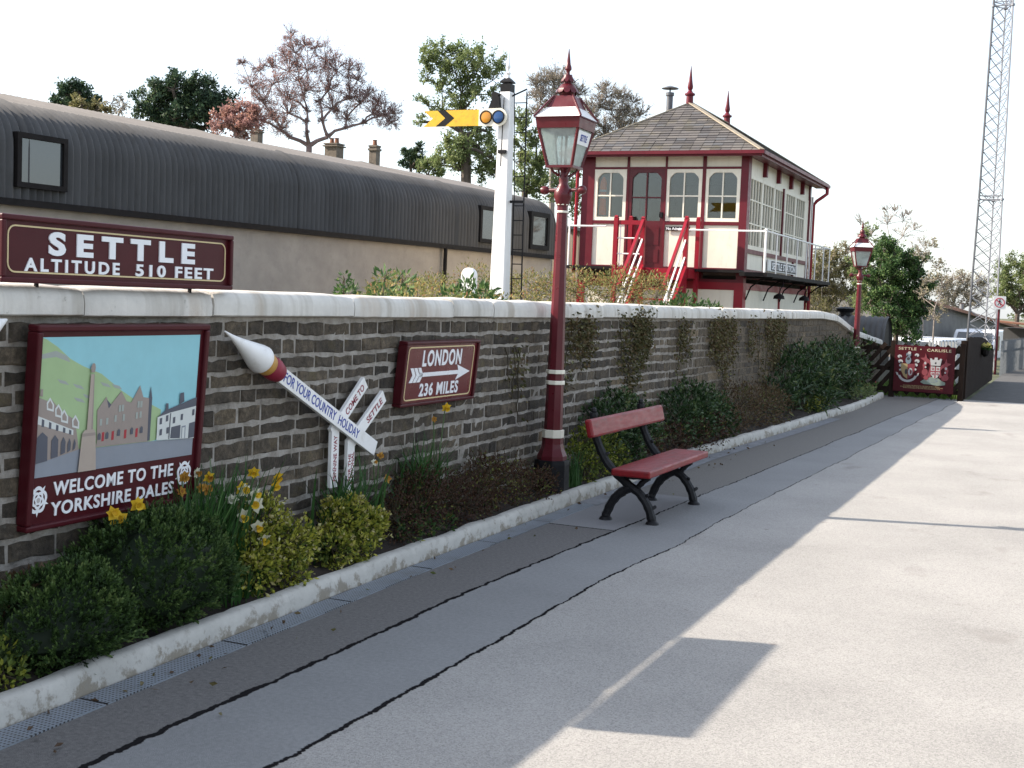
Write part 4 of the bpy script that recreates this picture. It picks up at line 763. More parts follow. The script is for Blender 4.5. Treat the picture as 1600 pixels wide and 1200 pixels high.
# ================================================================ SIGNAL BOX
SBX, SBY = -6.48, 26.75
def signal_box():
    t = thing("signal_box", "cream and maroon wooden railway signal box with slate hipped roof and outside stairs", "building", (SBX, SBY, 0))
    W_, D_ = 3.69, 6.9; FL = 2.46
    def P(name, fn, m, bevel=0, parent=t, **k):
        b = MB(); fn(b); return b.build(name, m, parent, bevel, **k)
    X0 = -W_
    cols = [(-3.38, -2.666), (-2.59, -1.80), (-1.737, -0.973), (-0.875, -0.144)]
    # front timber frame: posts and rails
    def frame(b):
        e = -0.03
        for a, c in ((X0, -3.40), (-2.655, -2.60), (-1.79, -1.747), (-0.963, -0.885), (-0.134, 0.03)): b.span((a, e, FL - 0.2), (c, 0.10, 4.86))
        for z0, z1 in ((3.40, 3.475), (4.585, 4.635)):
            for a, c in ((-3.40, -2.655), (-1.747, -0.963), (-0.885, -0.134)): b.span((a, e + .004, z0), (c, 0.09, z1))
        b.span((-2.60, e + .004, 4.585), (-1.79, 0.09, 4.635)); b.span((X0 - .03, e - .012, 4.86), (0.05, 0.1, 4.91)); b.span((X0, e + .002, 2.2), (0.03, 0.1, FL - 0.2 + .001)); b.span((X0, e + .004, FL), (-2.6, 0.1, FL + .04)); b.span((-1.747, e + .004, FL), (-0.134, 0.1, FL + .04))
    P("timber_frame", frame, mt["box_maroon"])
    for a, c in ((-3.40, -2.655), (-1.747, -0.963), (-0.885, -0.134)): P("lower_panel", lambda b: b.span((a, 0.0, FL + .04), (c, 0.05, 3.40)), mt["cream"])
    for a, c in ((-3.40, -2.655), (-2.60, -1.79), (-1.747, -0.963), (-0.885, -0.134)): P("upper_panel", lambda b: b.span((a, 0.0, 4.635), (c, 0.05, 4.86)), mt["cream"])
    # windows
    def window(nm, a, c, z0, z1, m, y=-0.02):
        o = MB(); cx = (a + c) / 2; f_ = 0.075
        for q in (((a, y, z0), (c, 0.05, z0 + f_)), ((a, y, z1 - f_), (c, 0.05, z1)), ((a, y - .001, z0 + f_), (a + f_, 0.05, z1 - f_)), ((c - f_, y - .001, z0 + f_), (c, 0.05, z1 - f_)), ((cx - .014, y + .004, z0 + f_), (cx + .014, 0.045, z1 - f_)), ((a + f_, y + .008, (z0 + z1) / 2 - .03), (c - f_, 0.04, (z0 + z1) / 2 + .0))): o.span(*q)
        for s_, xx in ((1, a + f_), (-1, c - f_)): o.prism([(xx, z1 - f_), (xx + s_ * 0.13, z1 - f_), (xx + s_ * 0.09, z1 - f_ - .02), (xx + s_ * .02, z1 - f_ - .09), (xx, z1 - f_ - .14)], y + .002, 0.045)
        w_ = o.build(nm, m, t); g = MB(); g.span((a + f_ * .5, 0.02, z0 + f_ * .5), (c - f_ * .5, 0.024, z1 - f_ * .5)); g.build("pane", mt["glass"], w_); return w_
    for i in (0, 2, 3): window("window", cols[i][0] - .02, cols[i][1] + .01, 3.475, 4.585, mt["cream"])
    d_ = window("door", -2.60, -1.79, 3.40, 4.585, mt["maroon"]); b = MB(); b.span((-2.60, -0.02, FL), (-1.79, 0.05, 3.40)); b.span((-2.52, -0.03, FL + .12), (-1.87, -0.019, 2.86)); b.span((-2.52, -0.03, 2.96), (-1.87, -0.019, 3.34)); b.build("door_leaf", mt["maroon"], d_)
    b = MB(); b.span((-1.87, -0.07, 3.55), (-1.80, -0.02, 3.66)); b.build("handle", mt["black"], d_)
    s_ = P("warning_plate", lambda b: b.span((-1.72, -0.045, 3.27), (-1.18, -0.03, 3.36)), mt["hut_dark"]); tx = MB(); text(tx, "No Admittance", -1.70, 3.285, 0.50, 0.06, -0.045, bold=0.02); tx.build("lettering", mt["letter_white"], s_)
    # side facing the platform (local x = 0): frame, sashes, panels
    def sframe(b):
        x = 0.03
        b.span((-0.10, 0.1, 2.2), (x, 0.22, 4.86)); b.span((-0.10, D_ - .16, 2.2), (x, D_, 4.86)); b.span((-0.08, 0.22, 2.84), (x - .004, D_ - .16, 2.93)); b.span((-0.08, 0.22, 2.30), (x - .004, D_ - .16, 2.50)); b.span((-0.08, 0.1, 4.86), (x + .03, D_, 4.905))
        for y in (1.9, 5.1): b.span((-0.08, y - .05, 2.50), (x, y + .05, 2.84))
        for y in (1.5, 2.9, 4.3, 5.7): b.span((-0.08, y - .06, 4.56), (x + .05, y + .06, 4.86))
        b.span((-0.06, 3.5, 2.93), (x + .02, 3.58, 4.50))
    P("side_timber_frame", sframe, mt["box_maroon"])
    P("side_panel", lambda b: (b.span((-0.06, 0.22, 2.50), (-0.01, D_ - .16, 2.84)), b.span((-0.06, 0.22, 4.50), (-0.01, D_ - .16, 4.86)), b.span((-0.05, 6.3, 2.93), (0.0, D_ - .16, 4.50))), mt["cream"])
    for k in range(5):
        y0, y1 = 0.24 + k * 1.21, 0.24 + k * 1.21 + 1.19; o = MB(); x = 0.012
        for q in (((-0.05, y0, 2.93), (x, y1, 3.02)), ((-0.05, y0, 4.42), (x, y1, 4.50)), ((-0.05, y0, 3.02), (x + .001, y0 + .07, 4.42)), ((-0.05, y1 - .07, 3.02), (x + .001, y1, 4.42))): o.span(*q)
        for j in (1, 2, 3): yy = y0 + .07 + (y1 - y0 - .14) * j / 4; o.span((-0.04, yy - .018, 3.02), (x - .004, yy + .018, 4.42))
        for z in (3.48, 3.98): o.span((-0.04, y0 + .07, z - .014), (x - .008, y1 - .07, z + .014))
        w_ = o.build("side_window", mt["cream"], t); g = MB(); g.span((-0.025, y0 + .03, 2.98), (-0.021, y1 - .03, 4.46)); g.build("pane", mt["bright_glass"], w_)
    # shell: back, left, floor, ceiling, lower storey
    P("shell", lambda b: (b.span((X0 + .04, D_ - .06, 0.8), (-0.11, D_, 4.9)), b.span((X0 + .03, 0.12, 0.8), (X0 + .08, 1.0, 4.9)), b.span((X0 + .03, 1.0, 0.8), (X0 + .08, 4.5, 3.4)), b.span((X0 + .03, 4.5, 0.8), (X0 + .08, D_ - .07, 4.9)), b.span((X0 + .04, 0.12, 4.90), (-0.11, D_ - .07, 4.94))), mt["interior"])
    P("left_wall", lambda b: [b.span((X0 - .01 - .006 * (k % 2), 0.13, 0.8 + k * .28), (X0 + .028, D_, min(4.9, 0.8 + (k + 1) * .28))) for k in range(15)], mt["cream"])
    P("floor", lambda b: b.span((X0 + .09, 0.11, FL - .12), (-0.11, D_ - .07, FL - .02)), mt["floor"])
    lf = P("lever_frame", lambda b: (b.span((-1.6, 1.2, FL), (-0.9, 5.6, FL + .35)), [b.tube([(-1.25, 1.5 + k * .17, FL + .3), (-1.3, 1.5 + k * .17, FL + 1.15)], 0.02, 6) for k in range(22)], b.span((-3.0, 2.0, 3.3), (-2.9, 3.4, 4.2))), mt["interior"])
    P("lower_wall", lambda b: ([b.span((X0 + .06, -0.004 - .006 * (k % 2), 0.8 + k * .28), (-0.05, 0.06, 0.8 + (k + 1) * .28)) for k in range(5)], [b.span((-0.06, 0.12, 0.8 + k * .28), (0.0 + .006 * (k % 2), D_ - .1, 0.8 + (k + 1) * .28)) for k in range(5)]), mt["cream"])
    def lowframe(b):
        for y in (0.0, 3.5, D_ - .1): b.span((-0.05, y + .12, 0.8), (0.035, y + (.24 if y < 6 else .1), 2.2))
        b.span((-0.16, -0.035, 0.8), (0.036, 0.119, 2.2)); b.span((X0 - .021, -0.035, 0.8), (X0 + .16, 0.098, 2.2))
        b.span((-0.4, -0.02, 2.04), (-0.16, 0.05, 2.2)); b.span((X0 + .16, -0.02, 2.04), (-0.4, 0.05, 2.2)); b.span((0.0, 0.24, 2.06), (0.03, D_, 2.2))
    P("lower_frame", lowframe, mt["signal_red"])
    # walkway, brackets, white rails
    P("walkway", lambda b: (b.span((0.035, -0.45, 2.34), (0.62, D_ + .1, 2.42)), b.span((X0 - .35, -0.45, 2.40), (-2.7, -0.035, 2.46)), b.span((-1.70, -0.45, 2.40), (0.034, -0.035, 2.46))), mt["hut_dark"])
    for y in (0.2, 1.9, 3.6, 5.3, D_ - .05):
      def br(b):
        b.tube([(0.04, y, 1.85), (0.14, y, 2.12), (0.34, y, 2.28), (0.58, y, 2.34)], 0.018, 6); b.tube([(0.04, y, 2.32), (0.6, y, 2.32)], 0.02, 6)
      P("bracket", br, mt["hut_dark"])
    for y in (1.75, 4.6): P("swan_neck_lamp", lambda b: (b.tube([(0.5, y, 2.33), (0.52, y - .1, 2.2), (0.5, y - .25, 2.12), (0.48, y - .27, 2.0)], 0.014, 6), b.lathe([(0.13, 1.9), (0.11, 1.97), (0.03, 2.02)], 12, (0.48, y - .27, 0))), mt["hut_dark"])
    def rails(b):
        R1 = 0.02; z = 3.27
        b.tube([(-1.33, -0.42, z), (0.56, -0.42, z), (0.58, D_, z)], R1, 6); b.tube([(X0 - .32, -0.42, z + .05), (-2.95, -0.42, z + .05)], R1, 6)
        for y in (0.55, 1.65, 2.75, 3.85, 4.95, 6.05, D_): b.tube([(0.575, y, 2.38), (0.575, y, z)], 0.017, 6)
        for x in (0.55,): b.tube([(x, -0.42, 2.4), (x, -0.42, z)], 0.03, 6)
        b.tube([(X0 - .1, -0.42, 2.4), (X0 - .1, -0.42, z + .05)], 0.022, 6); b.tube([(0.58, D_, z), (0.15, D_ + .02, z)], R1, 6)
        b.lathe([(0.02, z), (0.04, z + .02), (0.02, z + .05)], 8, (0.55, -0.42, 0))
    P("hand_rail", rails, mt["white"])
    np_ = P("name_plate", lambda b: b.span((0.035, 2.1, 2.53), (0.06, 5.3, 2.79)), mt["white"]); b = MB(); b.span((0.06, 2.45, 2.555), (0.066, 5.25, 2.765)); o = b.build("plate_field", mt["black"], np_)
    tx = MB(); fm = Matrix.Translation((0.066, 0, 0)) @ Matrix.Rotation(math.pi / 2, 4, 'Z'); text(tx, "SETTLE STATION", 2.5, 2.575, 2.65, 0.165, 0, bold=0.03, frame=fm); tx.build("lettering", mt["letter_white"], np_)
    # stairs
    SY = -0.85; xl, xr = -1.96, -1.02
    def stair_posts(b):
        for x, y, z1 in ((xl, SY, 3.46), (xr, SY, 3.48), (xr + .10, -0.30, 3.50), (xl - .52, -0.12, 3.52), (xl - .60, SY, 3.48)):
            b.span((x - .045, y - .045, 1.25), (x + .045, y + .045, z1)); b.lathe([(0.045, z1), (0.06, z1 + .015), (0.035, z1 + .05)], 4, (x, y, 0), a0=math.pi / 4, sm=False)
        b.span((xl - .62, SY - .03, 2.25), (xr + .1, -0.07, 2.44)); b.beam((xl - .57, SY, 3.38), (xl, SY, 3.38), 0.05, 0.09)
        for x in (xl, xr): b.beam((x, SY, 3.44), (x, SY - 1.45, 2.0), 0.06, 0.075); b.beam((x + .04, SY, 2.42), (x + .04, SY - 1.5, 1.0), 0.05, 0.22)
        for k in range(6): b.span((xl, SY - .26 - k * .23, 2.2 - k * .22), (xr, SY - .02 - k * .23, 2.235 - k * .22))
    P("staircase", stair_posts, mt["signal_red"])
    for x in (xl, xr):
        for dz in (0.36, 0.72): P("stair_rail", lambda b: b.beam((x, SY, 3.42 - dz), (x, SY - 1.4, 2.04 - dz), 0.03, 0.035), mt["white"])
        P("stair_rail_post", lambda b: b.tube([(x, SY - 1.15, 2.25), (x, SY - 1.15, 1.2)], 0.014, 6), mt["white"])
    for z in (2.72, 3.05): P("landing_rail", lambda b: b.tube([(xl - .56, SY, z), (xl, SY, z)], 0.016, 6), mt["white"])
    P("landing_rail_post", lambda b: b.tube([(xl - .5, SY, 2.45), (xl - .5, SY, 3.34)], 0.014, 6), mt["white"])
    # roof
    ov = 0.36; ez = 4.92; rx = X0 / 2; ry0, ry1 = 1.75, D_ - 1.75; rz = 6.25
    E0 = [(X0 - ov, -ov), (ov, -ov), (ov, D_ + ov), (X0 - ov, D_ + ov)]
    def roof(b):
        C = [Vector((x, y, ez)) for x, y in E0]; A, B = Vector((rx, ry0, rz)), Vector((rx, ry1, rz))
        for q in ((C[0], C[1], A, A), (C[1], C[2], B, A), (C[2], C[3], B, B), (C[3], C[0], A, B)):
            l0, l1, u1, u0 = q; nrm = (l1 - l0).cross(u0 - l0).normalized(); rows = 20
            for i in range(rows):
                v0, v1 = i / rows, (i + 1.25) / rows; v1 = min(v1, 1)
                a0, a1 = l0.lerp(u0, v0), l1.lerp(u1, v0); b0, b1 = l0.lerp(u0, v1), l1.lerp(u1, v1); L = (a1 - a0).length; n = max(1, int(L / 0.22)); off = (i % 2) * 0.5
                d1 = (a1 - a0).normalized(); Lb0 = (b0 - a0).dot(d1); Lb1 = (b1 - a0).dot(d1); up_ = (b0 - a0) - d1 * Lb0
                for k in range(-1, n + 1):
                    s0, s1 = (k + off) * L / n + U(-.01, .01), (k + 1 + off) * L / n - 0.006
                    s0, s1 = max(0, s0), min(L, s1)
                    if s1 - s0 < 0.03: continue
                    t0, t1 = max(s0, Lb0), min(s1, Lb1)
                    if t1 - t0 < 0.01: t0 = t1 = min(max((s0 + s1) / 2, Lb0), Lb1)
                    h0, h1 = nrm * (0.022 + U(0, .006)), nrm * 0.006
                    q_ = [a0 + d1 * s0 + h0, a0 + d1 * s1 + h0, a0 + d1 * t1 + up_ + h1, a0 + d1 * t0 + up_ + h1, a0 + d1 * s0, a0 + d1 * s1]
                    b.faces(q_, [(0, 1, 2, 3), (4, 5, 1, 0)], 0, U(0, 1))
            b.faces([l0, l1, u1, u0] if u0 != u1 else [l0, l1, u0], [(0, 1, 2, 3)] if u0 != u1 else [(0, 1, 2)], 0, 0.2)
    r_ = P("roof", roof, mt["slate"])
    def hips(b):
        C = [Vector((x, y, ez)) for x, y in E0]; A, B = Vector((rx, ry0, rz)), Vector((rx, ry1, rz))
        for p, q in ((C[1], A), (C[2], B), (C[3], B), (A, B)): b.beam(p + Vector((0, 0, .03)), q + Vector((0, 0, .03)), 0.12, 0.02)
        b.beam(C[0] + Vector((0, 0, .02)), A + Vector((0, 0, .02)), 0.07, 0.03)
    P("hip_flashing", hips, mt["lead"], parent=r_)
    for y in (ry0, ry1):
        P("roof_finial", lambda b: (b.lathe([(0.085, rz - .02), (0.08, rz + .17), (0.12, rz + .19), (0.12, rz + .22), (0.07, rz + .25), (0.04, rz + .30), (0.06, rz + .34), (0.066, rz + .38), (0.045, rz + .50), (0.006, rz + .84)], 12, (rx, y, 0)),), mt["box_maroon"], parent=r_)
    P("gutter", lambda b: (b.span((X0 - ov - .06, -ov - .07, ez - .06), (ov + .06, -ov, ez + .012)), b.span((ov, -ov, ez - .06), (ov + .07, D_ + ov + .06, ez + .012)), b.span((X0 - ov - .07, -ov, ez - .06), (X0 - ov, D_ + ov + .06, ez + .012))), mt["box_maroon"])
    P("soffit", lambda b: (b.span((X0 - ov, -ov, ez - .07), (ov, -0.05, ez - .012)), b.span((0.07, -0.05, ez - .07), (ov, D_ + ov, ez - .012)), b.span((X0 - ov, -0.05, ez - .07), (X0 - .03, D_ + ov, ez - .012)), b.span((X0 - ov, -ov - .012, ez - .10), (ov, -ov + .03, ez - .06)), b.span((ov - .03, -ov, ez - .11), (ov + .006, D_ + ov, ez - .06))), mt["box_maroon"])
    P("flue", lambda b: (b.tube([(rx - .55, 2.0, 5.5), (rx - .55, 2.0, 6.52)], 0.075, 12), b.lathe([(0.1, 6.48), (0.1, 6.55)], 12, (rx - .55, 2.0, 0)), b.lathe([(0.2, 6.64), (0.19, 6.655), (0.02, 6.71)], 14, (rx - .55, 2.0, 0)), b.tube([(rx - .55, 2.0, 6.5), (rx - .55, 2.0, 6.66)], 0.02, 6)), mt["steel_dark"], parent=r_)
    P("down_pipe", lambda b: (b.tube([(ov + .03, D_ + .2, ez - .06), (ov + .03, D_ + .2, ez - .22), (ov - .05, D_ + .12, ez - .30), (0.16, D_ + .06, ez - .42), (0.09, D_ + .05, ez - .52), (0.09, D_ + .05, 0.8)], 0.045, 8),), mt["signal_red"])
    P("down_pipe", lambda b: b.tube([(X0 - .1, -0.06, ez - .06), (X0 - .1, -0.06, 2.3)], 0.04, 8), mt["signal_red"])
    P("corner_pipe", lambda b: b.tube([(0.06, D_ + .02, 2.4), (0.06, D_ + .02, 4.6)], 0.03, 6), mt["white"])
signal_box()
def vest():
    t = thing("safety_vest", "orange hi-vis vest with silver tape hanging inside the left signal box window", "vest", (SBX - 3.23, SBY + 0.10, 3.60))
    b = MB(); n = 10; prof = [(0.0, 0.085), (0.1, 0.08), (0.25, 0.07), (0.4, 0.075), (0.55, 0.08), (0.68, 0.085), (0.78, 0.05), (0.83, 0.015)]
    vs = []
    for z, r_ in prof:
        for k in range(n): a = 6.283 * k / n; vs.append((r_ * math.cos(a) * (1 + .15 * math.sin(k * 2.1 + z * 9)), r_ * .5 * math.sin(a), z))
    b.faces(vs, [(i * n + k, i * n + (k + 1) % n, (i + 1) * n + (k + 1) % n, (i + 1) * n + k) for i in range(len(prof) - 1) for k in range(n)], sm=True); b.build("vest_body", mt["lens_orange"], t)
    b = MB()
    for z in (0.36, 0.5): b.lathe([(0.082, z), (0.084, z + .05)], n, cap=False)
    b.v = [(x, y * .56, z) for x, y, z in b.v]; b.build("reflective_tape", mt["reflective"], t)
vest()

# ================================================================ CORRUGATED HUT
def hut():
    A, B = Vector((-16.32, 10.0)), Vector((-14.13, 35.04)); dv = (B - A); L = dv.length; dv.normalize(); rz = math.atan2(dv.y, dv.x)
    t = thing("corrugated_hut", "long dark grey corrugated iron hut with a curved roof on a rendered wall", "building", (A.x, A.y, 0), rz)   # local x along, -y to the platform
    Z0, Z1, ZT = 2.95, 3.80, 4.62
    prof = [(0.0, Z0), (0.0, Z1)]                       # (depth, z)
    for k in range(1, 10): a = R_(80 * k / 9); prof.append((0.86 * (1 - math.cos(a)), Z1 + 0.79 * math.sin(a)))
    prof += [(1.6, 4.75), (3.0, 5.08), (4.5, 5.08), (6.0, 4.8)]
    seam_xs = [6.05, 13.2, 19.6]
    def corr(u): return 0.046 * math.sin(u * 6.28318 / 0.155)
    b = MB(); N = int(L / 0.155 * 6); vs = []
    for i in range(N + 1):
        u = L * i / N; c_ = corr(u) + (0.03 if any(abs(u - s_) < 0.045 for s_ in seam_xs) else 0)
        for j, (dy, z) in enumerate(prof):
            if j < 2: ny, nz = -1, 0
            elif j < 11: a = R_(80 * (j - 1) / 9); ny, nz = -math.cos(a), math.sin(a)
            else: ny, nz = 0, 1
            vs.append((u, dy + ny * c_, z + nz * c_))
    m_ = len(prof); b.faces(vs, [(i * m_ + j, (i + 1) * m_ + j, (i + 1) * m_ + j + 1, i * m_ + j + 1) for i in range(N) for j in range(10)], sm=True)
    b.build("corrugated_side", [mt["hut_metal"]], t, angle=60)
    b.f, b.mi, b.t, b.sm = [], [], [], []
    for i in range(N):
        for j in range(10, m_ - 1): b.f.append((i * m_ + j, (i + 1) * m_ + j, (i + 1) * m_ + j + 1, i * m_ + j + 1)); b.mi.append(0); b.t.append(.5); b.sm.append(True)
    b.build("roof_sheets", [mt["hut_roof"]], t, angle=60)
    b = MB(); b.span((0.0, 0.06, 0.5), (L - .04, 0.3, Z0)); b.span((L - .3, 0.3, 0.5), (L - .05, 6.0, Z0)); b.build("rendered_wall", mt["render"], t)
    b = MB(); b.faces([(L - .06, dy, z) for dy, z in prof] + [(L - .06, 6.0, Z0)], [tuple(range(len(prof) + 1))]); b.build("end_wall", mt["hut_dark"], t)
    b = MB(); b.span((0, -0.09, Z0 - .09), (L, -0.03, Z0 + .02)); b.span((0, -0.03, Z0 - .06), (L, 0.06, Z0 - .01)); b.build("gutter", mt["hut_dark"], t)
    b = MB(); b.tube([(19.02, -0.06, Z0 - .05), (19.02, -0.03, 0.6)], 0.05, 8); b.build("down_pipe", mt["hut_dark"], t)
    def win(x0, x1, z0, z1, fr):
        o = MB(); y = -0.10
        for q in (((x0 - fr, y, z0 - fr), (x1 + fr, 0.1, z0)), ((x0 - fr, y, z1), (x1 + fr, 0.1, z1 + fr)), ((x0 - fr, y - .001, z0), (x0, 0.1, z1)), ((x1, y - .001, z0), (x1 + fr, 0.1, z1))): o.span(*q)
        w_ = o.build("window", mt["hut_dark"], t); g = MB(); g.span((x0, -0.055, z0), (x1, -0.045, z1)); g.build("pane", mt["dark_pane"], w_)
    return t, win
def pane_mat():
    m, ns, ls, bs = newmat("hut_pane"); bs.inputs["Base Color"].default_value = (0.03, 0.035, 0.04, 1); bs.inputs["Roughness"].default_value = 0.04
    bs.inputs["IOR"].default_value = 1.9; mt["dark_pane"] = m
pane_mat()
hut_t, hut_win = hut()
hut_win(5.90, 6.76, 3.25, 3.96, 0.085)
hut_win(20.75, 21.6, 3.22, 3.98, 0.1)
hut_win(23.6, 24.5, 3.22, 4.02, 0.13)

# ================================================================ PLANTS
def conifer_bush(label, base, rad, n, seed, lean=0.0):
    random.seed(seed); t = thing("conifer_bush", label, "bush", base); b = MB(); rx, ry, rz = rad; cz = rz * 0.55; g = MB()
    lump = lambda d_: 1 + 0.16 * noise.noise(Vector(d_) * 2.6 + Vector((seed, 0, 0))) + 0.12 * noise.noise(Vector(d_) * 7 + Vector((0, seed, 0)))
    for i in range(n):
        d_ = rnd_dir(0.25); rr = lump(d_) * U(0.90, 1.0); p = Vector((d_.x * rx * rr, d_.y * ry * rr, cz + d_.z * rz * rr * (1.0 if d_.z > 0 else 0.55)))
        if p.z < 0.0: p.z = U(0, 0.04)
        ax = (d_ + Vector((0, 0, 0.75)) + rnd_dir() * 0.3).normalized(); tn = 0.26 + 0.5 * noise.noise(p * 9) + random.gauss(0, 0.08); H_ = U(.035, .065)
        for k in range(13):
            s_ = (k + U(0, 1)) / 13; v = (ax * (.5 + .8 * s_) + rnd_dir() * 0.7).normalized(); leaf(b, p + ax * s_ * H_, v, U(0.016, 0.028) * (1.15 - .4 * s_), 0.0085, min(1, max(0, tn + .5 * s_ * s_ + U(-.08, .08))))
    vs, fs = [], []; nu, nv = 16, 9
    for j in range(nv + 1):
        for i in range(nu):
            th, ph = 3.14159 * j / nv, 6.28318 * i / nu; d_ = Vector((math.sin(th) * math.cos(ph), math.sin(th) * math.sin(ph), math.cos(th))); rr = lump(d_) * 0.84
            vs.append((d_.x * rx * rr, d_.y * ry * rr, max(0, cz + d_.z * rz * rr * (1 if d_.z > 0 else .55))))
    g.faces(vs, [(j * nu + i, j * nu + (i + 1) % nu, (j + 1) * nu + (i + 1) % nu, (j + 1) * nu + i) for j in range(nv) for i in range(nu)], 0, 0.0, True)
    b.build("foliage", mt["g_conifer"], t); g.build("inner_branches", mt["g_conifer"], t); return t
def shrub(name, label, base, clumps, n, size, m, seed, aspect=0.55, up=0.3, stemm="stem", cat="shrub", stems=True, group=None, tshift=0.0, nst=5, tip=0.0, sprigs=0):
    random.seed(seed); t = thing(name, label, cat, base, group=group); b = MB(); s_ = MB()
    tot = sum(c[3] ** 2 for c in clumps)
    for (cx, cy, cz, r_) in clumps:
        c = Vector((cx, cy, cz))
        if stems:
            for k in range(nst):
                e = c + rnd_dir(0.4) * r_ * U(.6, 1.05); s_.tube([(cx * .4 + U(-.03, .03), cy * .4 + U(-.03, .03), 0), (c * 0.6 + Vector((0, 0, -.02))).to_tuple(), c.to_tuple(), e.to_tuple()], [0.009, 0.006, 0.005, 0.002], 4)
        for k in range(int(n * r_ * r_ / tot)):
            d_ = rnd_dir(up * .5); rr = r_ * (U(0.25, 1.0) ** 0.5) * (1 + .22 * noise.noise((c + d_ * 2) * 3)); p = c + d_ * rr
            if p.z < 0.005: p.z = U(0.005, 0.03)
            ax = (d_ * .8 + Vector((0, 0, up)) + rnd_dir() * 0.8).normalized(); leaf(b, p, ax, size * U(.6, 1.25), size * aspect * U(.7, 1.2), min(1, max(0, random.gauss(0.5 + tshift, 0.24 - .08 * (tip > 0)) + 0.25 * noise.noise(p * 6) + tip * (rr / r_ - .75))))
        for k in range(sprigs):
            d_ = rnd_dir(.5); p0 = c + d_ * r_ * .7; ax = (d_ + Vector((0, 0, .5)) + rnd_dir() * .3).normalized(); L = r_ * U(.35, .75); s_.tube([p0, p0 + ax * L], [.003, .0015], 4)
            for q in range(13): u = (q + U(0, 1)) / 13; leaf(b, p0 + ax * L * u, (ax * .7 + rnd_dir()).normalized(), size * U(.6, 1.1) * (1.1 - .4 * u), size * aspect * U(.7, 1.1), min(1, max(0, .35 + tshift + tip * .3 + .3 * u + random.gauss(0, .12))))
    b.build("foliage", m, t)
    if stems: s_.build("stems", mt[stemm], t)
    return t
def blade(b, p, yaw, L, wd, bend, tn, seg=5):
    pts = []; d_ = Vector((math.cos(yaw), math.sin(yaw), 0)); s_ = Vector((-d_.y, d_.x, 0)); a = R_(U(78, 89)); q = Vector(p)
    for k in range(seg + 1):
        pts.append((q.copy(), wd * (1 - (k / seg) ** 2.2) + 0.0008)); q = q + (d_ * math.cos(a) + Vector((0, 0, 1)) * math.sin(a)) * (L / seg); a -= bend / seg * (1 + k * .4)
    vs = []
    for q, w_ in pts: vs += [q - s_ * w_ / 2, q + s_ * w_ / 2]
    b.faces(vs, [(2 * k, 2 * k + 1, 2 * k + 3, 2 * k + 2) for k in range(seg)], 0, tn)
def strap_clump(name, label, base, n, L, wd, spread, seed, m="g_strap", bend=1.1, cat="plant", yaw=None):
    random.seed(seed); t = thing(name, label, cat, base); b = MB()
    for k in range(n):
        y = U(0, 6.283) if yaw is None or U(0, 1) < .4 else yaw + U(-.7, .7)
        blade(b, (random.gauss(0, spread[0]), random.gauss(0, spread[1]), 0), y, L * U(.6, 1.1), wd * U(.7, 1.2), bend * U(.3, 1.5), min(1, max(0, random.gauss(.45, .22))))
    b.build("leaves", mt[m], t); return t
def daffodil(parent, base_w, head_w, face, petal, trump, sz=1.0):
    """one flower: stem from base to head, six petals and a trumpet facing the given direction (positions in the place)"""
    o_ = Vector(parent.location); p0, p1 = Vector(base_w) - o_, Vector(head_w) - o_; b = MB()
    b.tube([p0, p0.lerp(p1, .5) + Vector((0, 0, .05)), p1 + Vector((0, 0, .012)) - Vector(face) * .01, p1], [0.005, 0.0045, 0.004, 0.004], 5, 0)
    f_ = Vector(face).normalized(); s_ = f_.orthogonal().normalized(); u_ = f_.cross(s_)
    for k in range(6):
        a = 6.283 * k / 6 + U(-.15, .15); d_ = (s_ * math.cos(a) + u_ * math.sin(a)); e = (-s_ * math.sin(a) + u_ * math.cos(a)); R1 = 0.042 * sz * U(.85, 1.15); bk = f_ * (U(-.004, .010) + (0.003 if k % 2 else 0))
        b.faces([p1, p1 + d_ * R1 * .5 + e * R1 * .36 + bk * .5, p1 + d_ * R1 + bk, p1 + d_ * R1 * .5 - e * R1 * .36 + bk * .5], [(0, 1, 2), (0, 2, 3)], 1, U(0, 1))
    b.lathe([(0.007 * sz, 0.0), (0.012 * sz, 0.012 * sz), (0.014 * sz, 0.024 * sz), (0.020 * sz, 0.030 * sz)], 10, p1, 2, U(0, 1), axis=f_, cap=False)
    b.lathe([(0.006 * sz, 0), (0.011 * sz, 0.012 * sz)], 8, p1 + f_ * .004, 2, 0.0, axis=f_)
    return b.build("flower", [mt["stem_green"], mt[petal], mt[trump]], parent)

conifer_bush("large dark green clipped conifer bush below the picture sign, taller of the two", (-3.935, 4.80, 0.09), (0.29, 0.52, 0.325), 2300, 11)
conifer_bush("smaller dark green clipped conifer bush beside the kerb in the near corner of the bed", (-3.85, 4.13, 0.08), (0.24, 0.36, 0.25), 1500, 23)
shrub("variegated_shrub", "small yellow flecked shrub at the near left end of the flower bed", (-3.80, 3.72, 0.06), [(0, -.02, .10, .13), (.03, .04, .05, .1)], 420, 0.035, mt["g_golden"], 31, tshift=-0.15)
shrub("dead_leaf_clump", "brown withered low plant behind the smaller conifer bush", (-4.03, 4.05, 0.1), [(0, 0, .2, .16), (0.02, .2, .22, .14), (0, -.2, .16, .16)], 420, 0.05, mt["g_dry"], 33)
shrub("golden_shrub", "golden variegated shrub beside the large conifer bush, with white daffodils over it", (-3.90, 5.70, 0.09), [(0, -.12, .20, .16), (.03, .1, .2, .17), (-.02, .0, .36, .13), (.05, .22, .22, .13), (.06, -.18, .1, .13), (.08, .12, .07, .13)], 3000, 0.033, mt["g_golden"], 41, nst=9, tip=.7, sprigs=16)
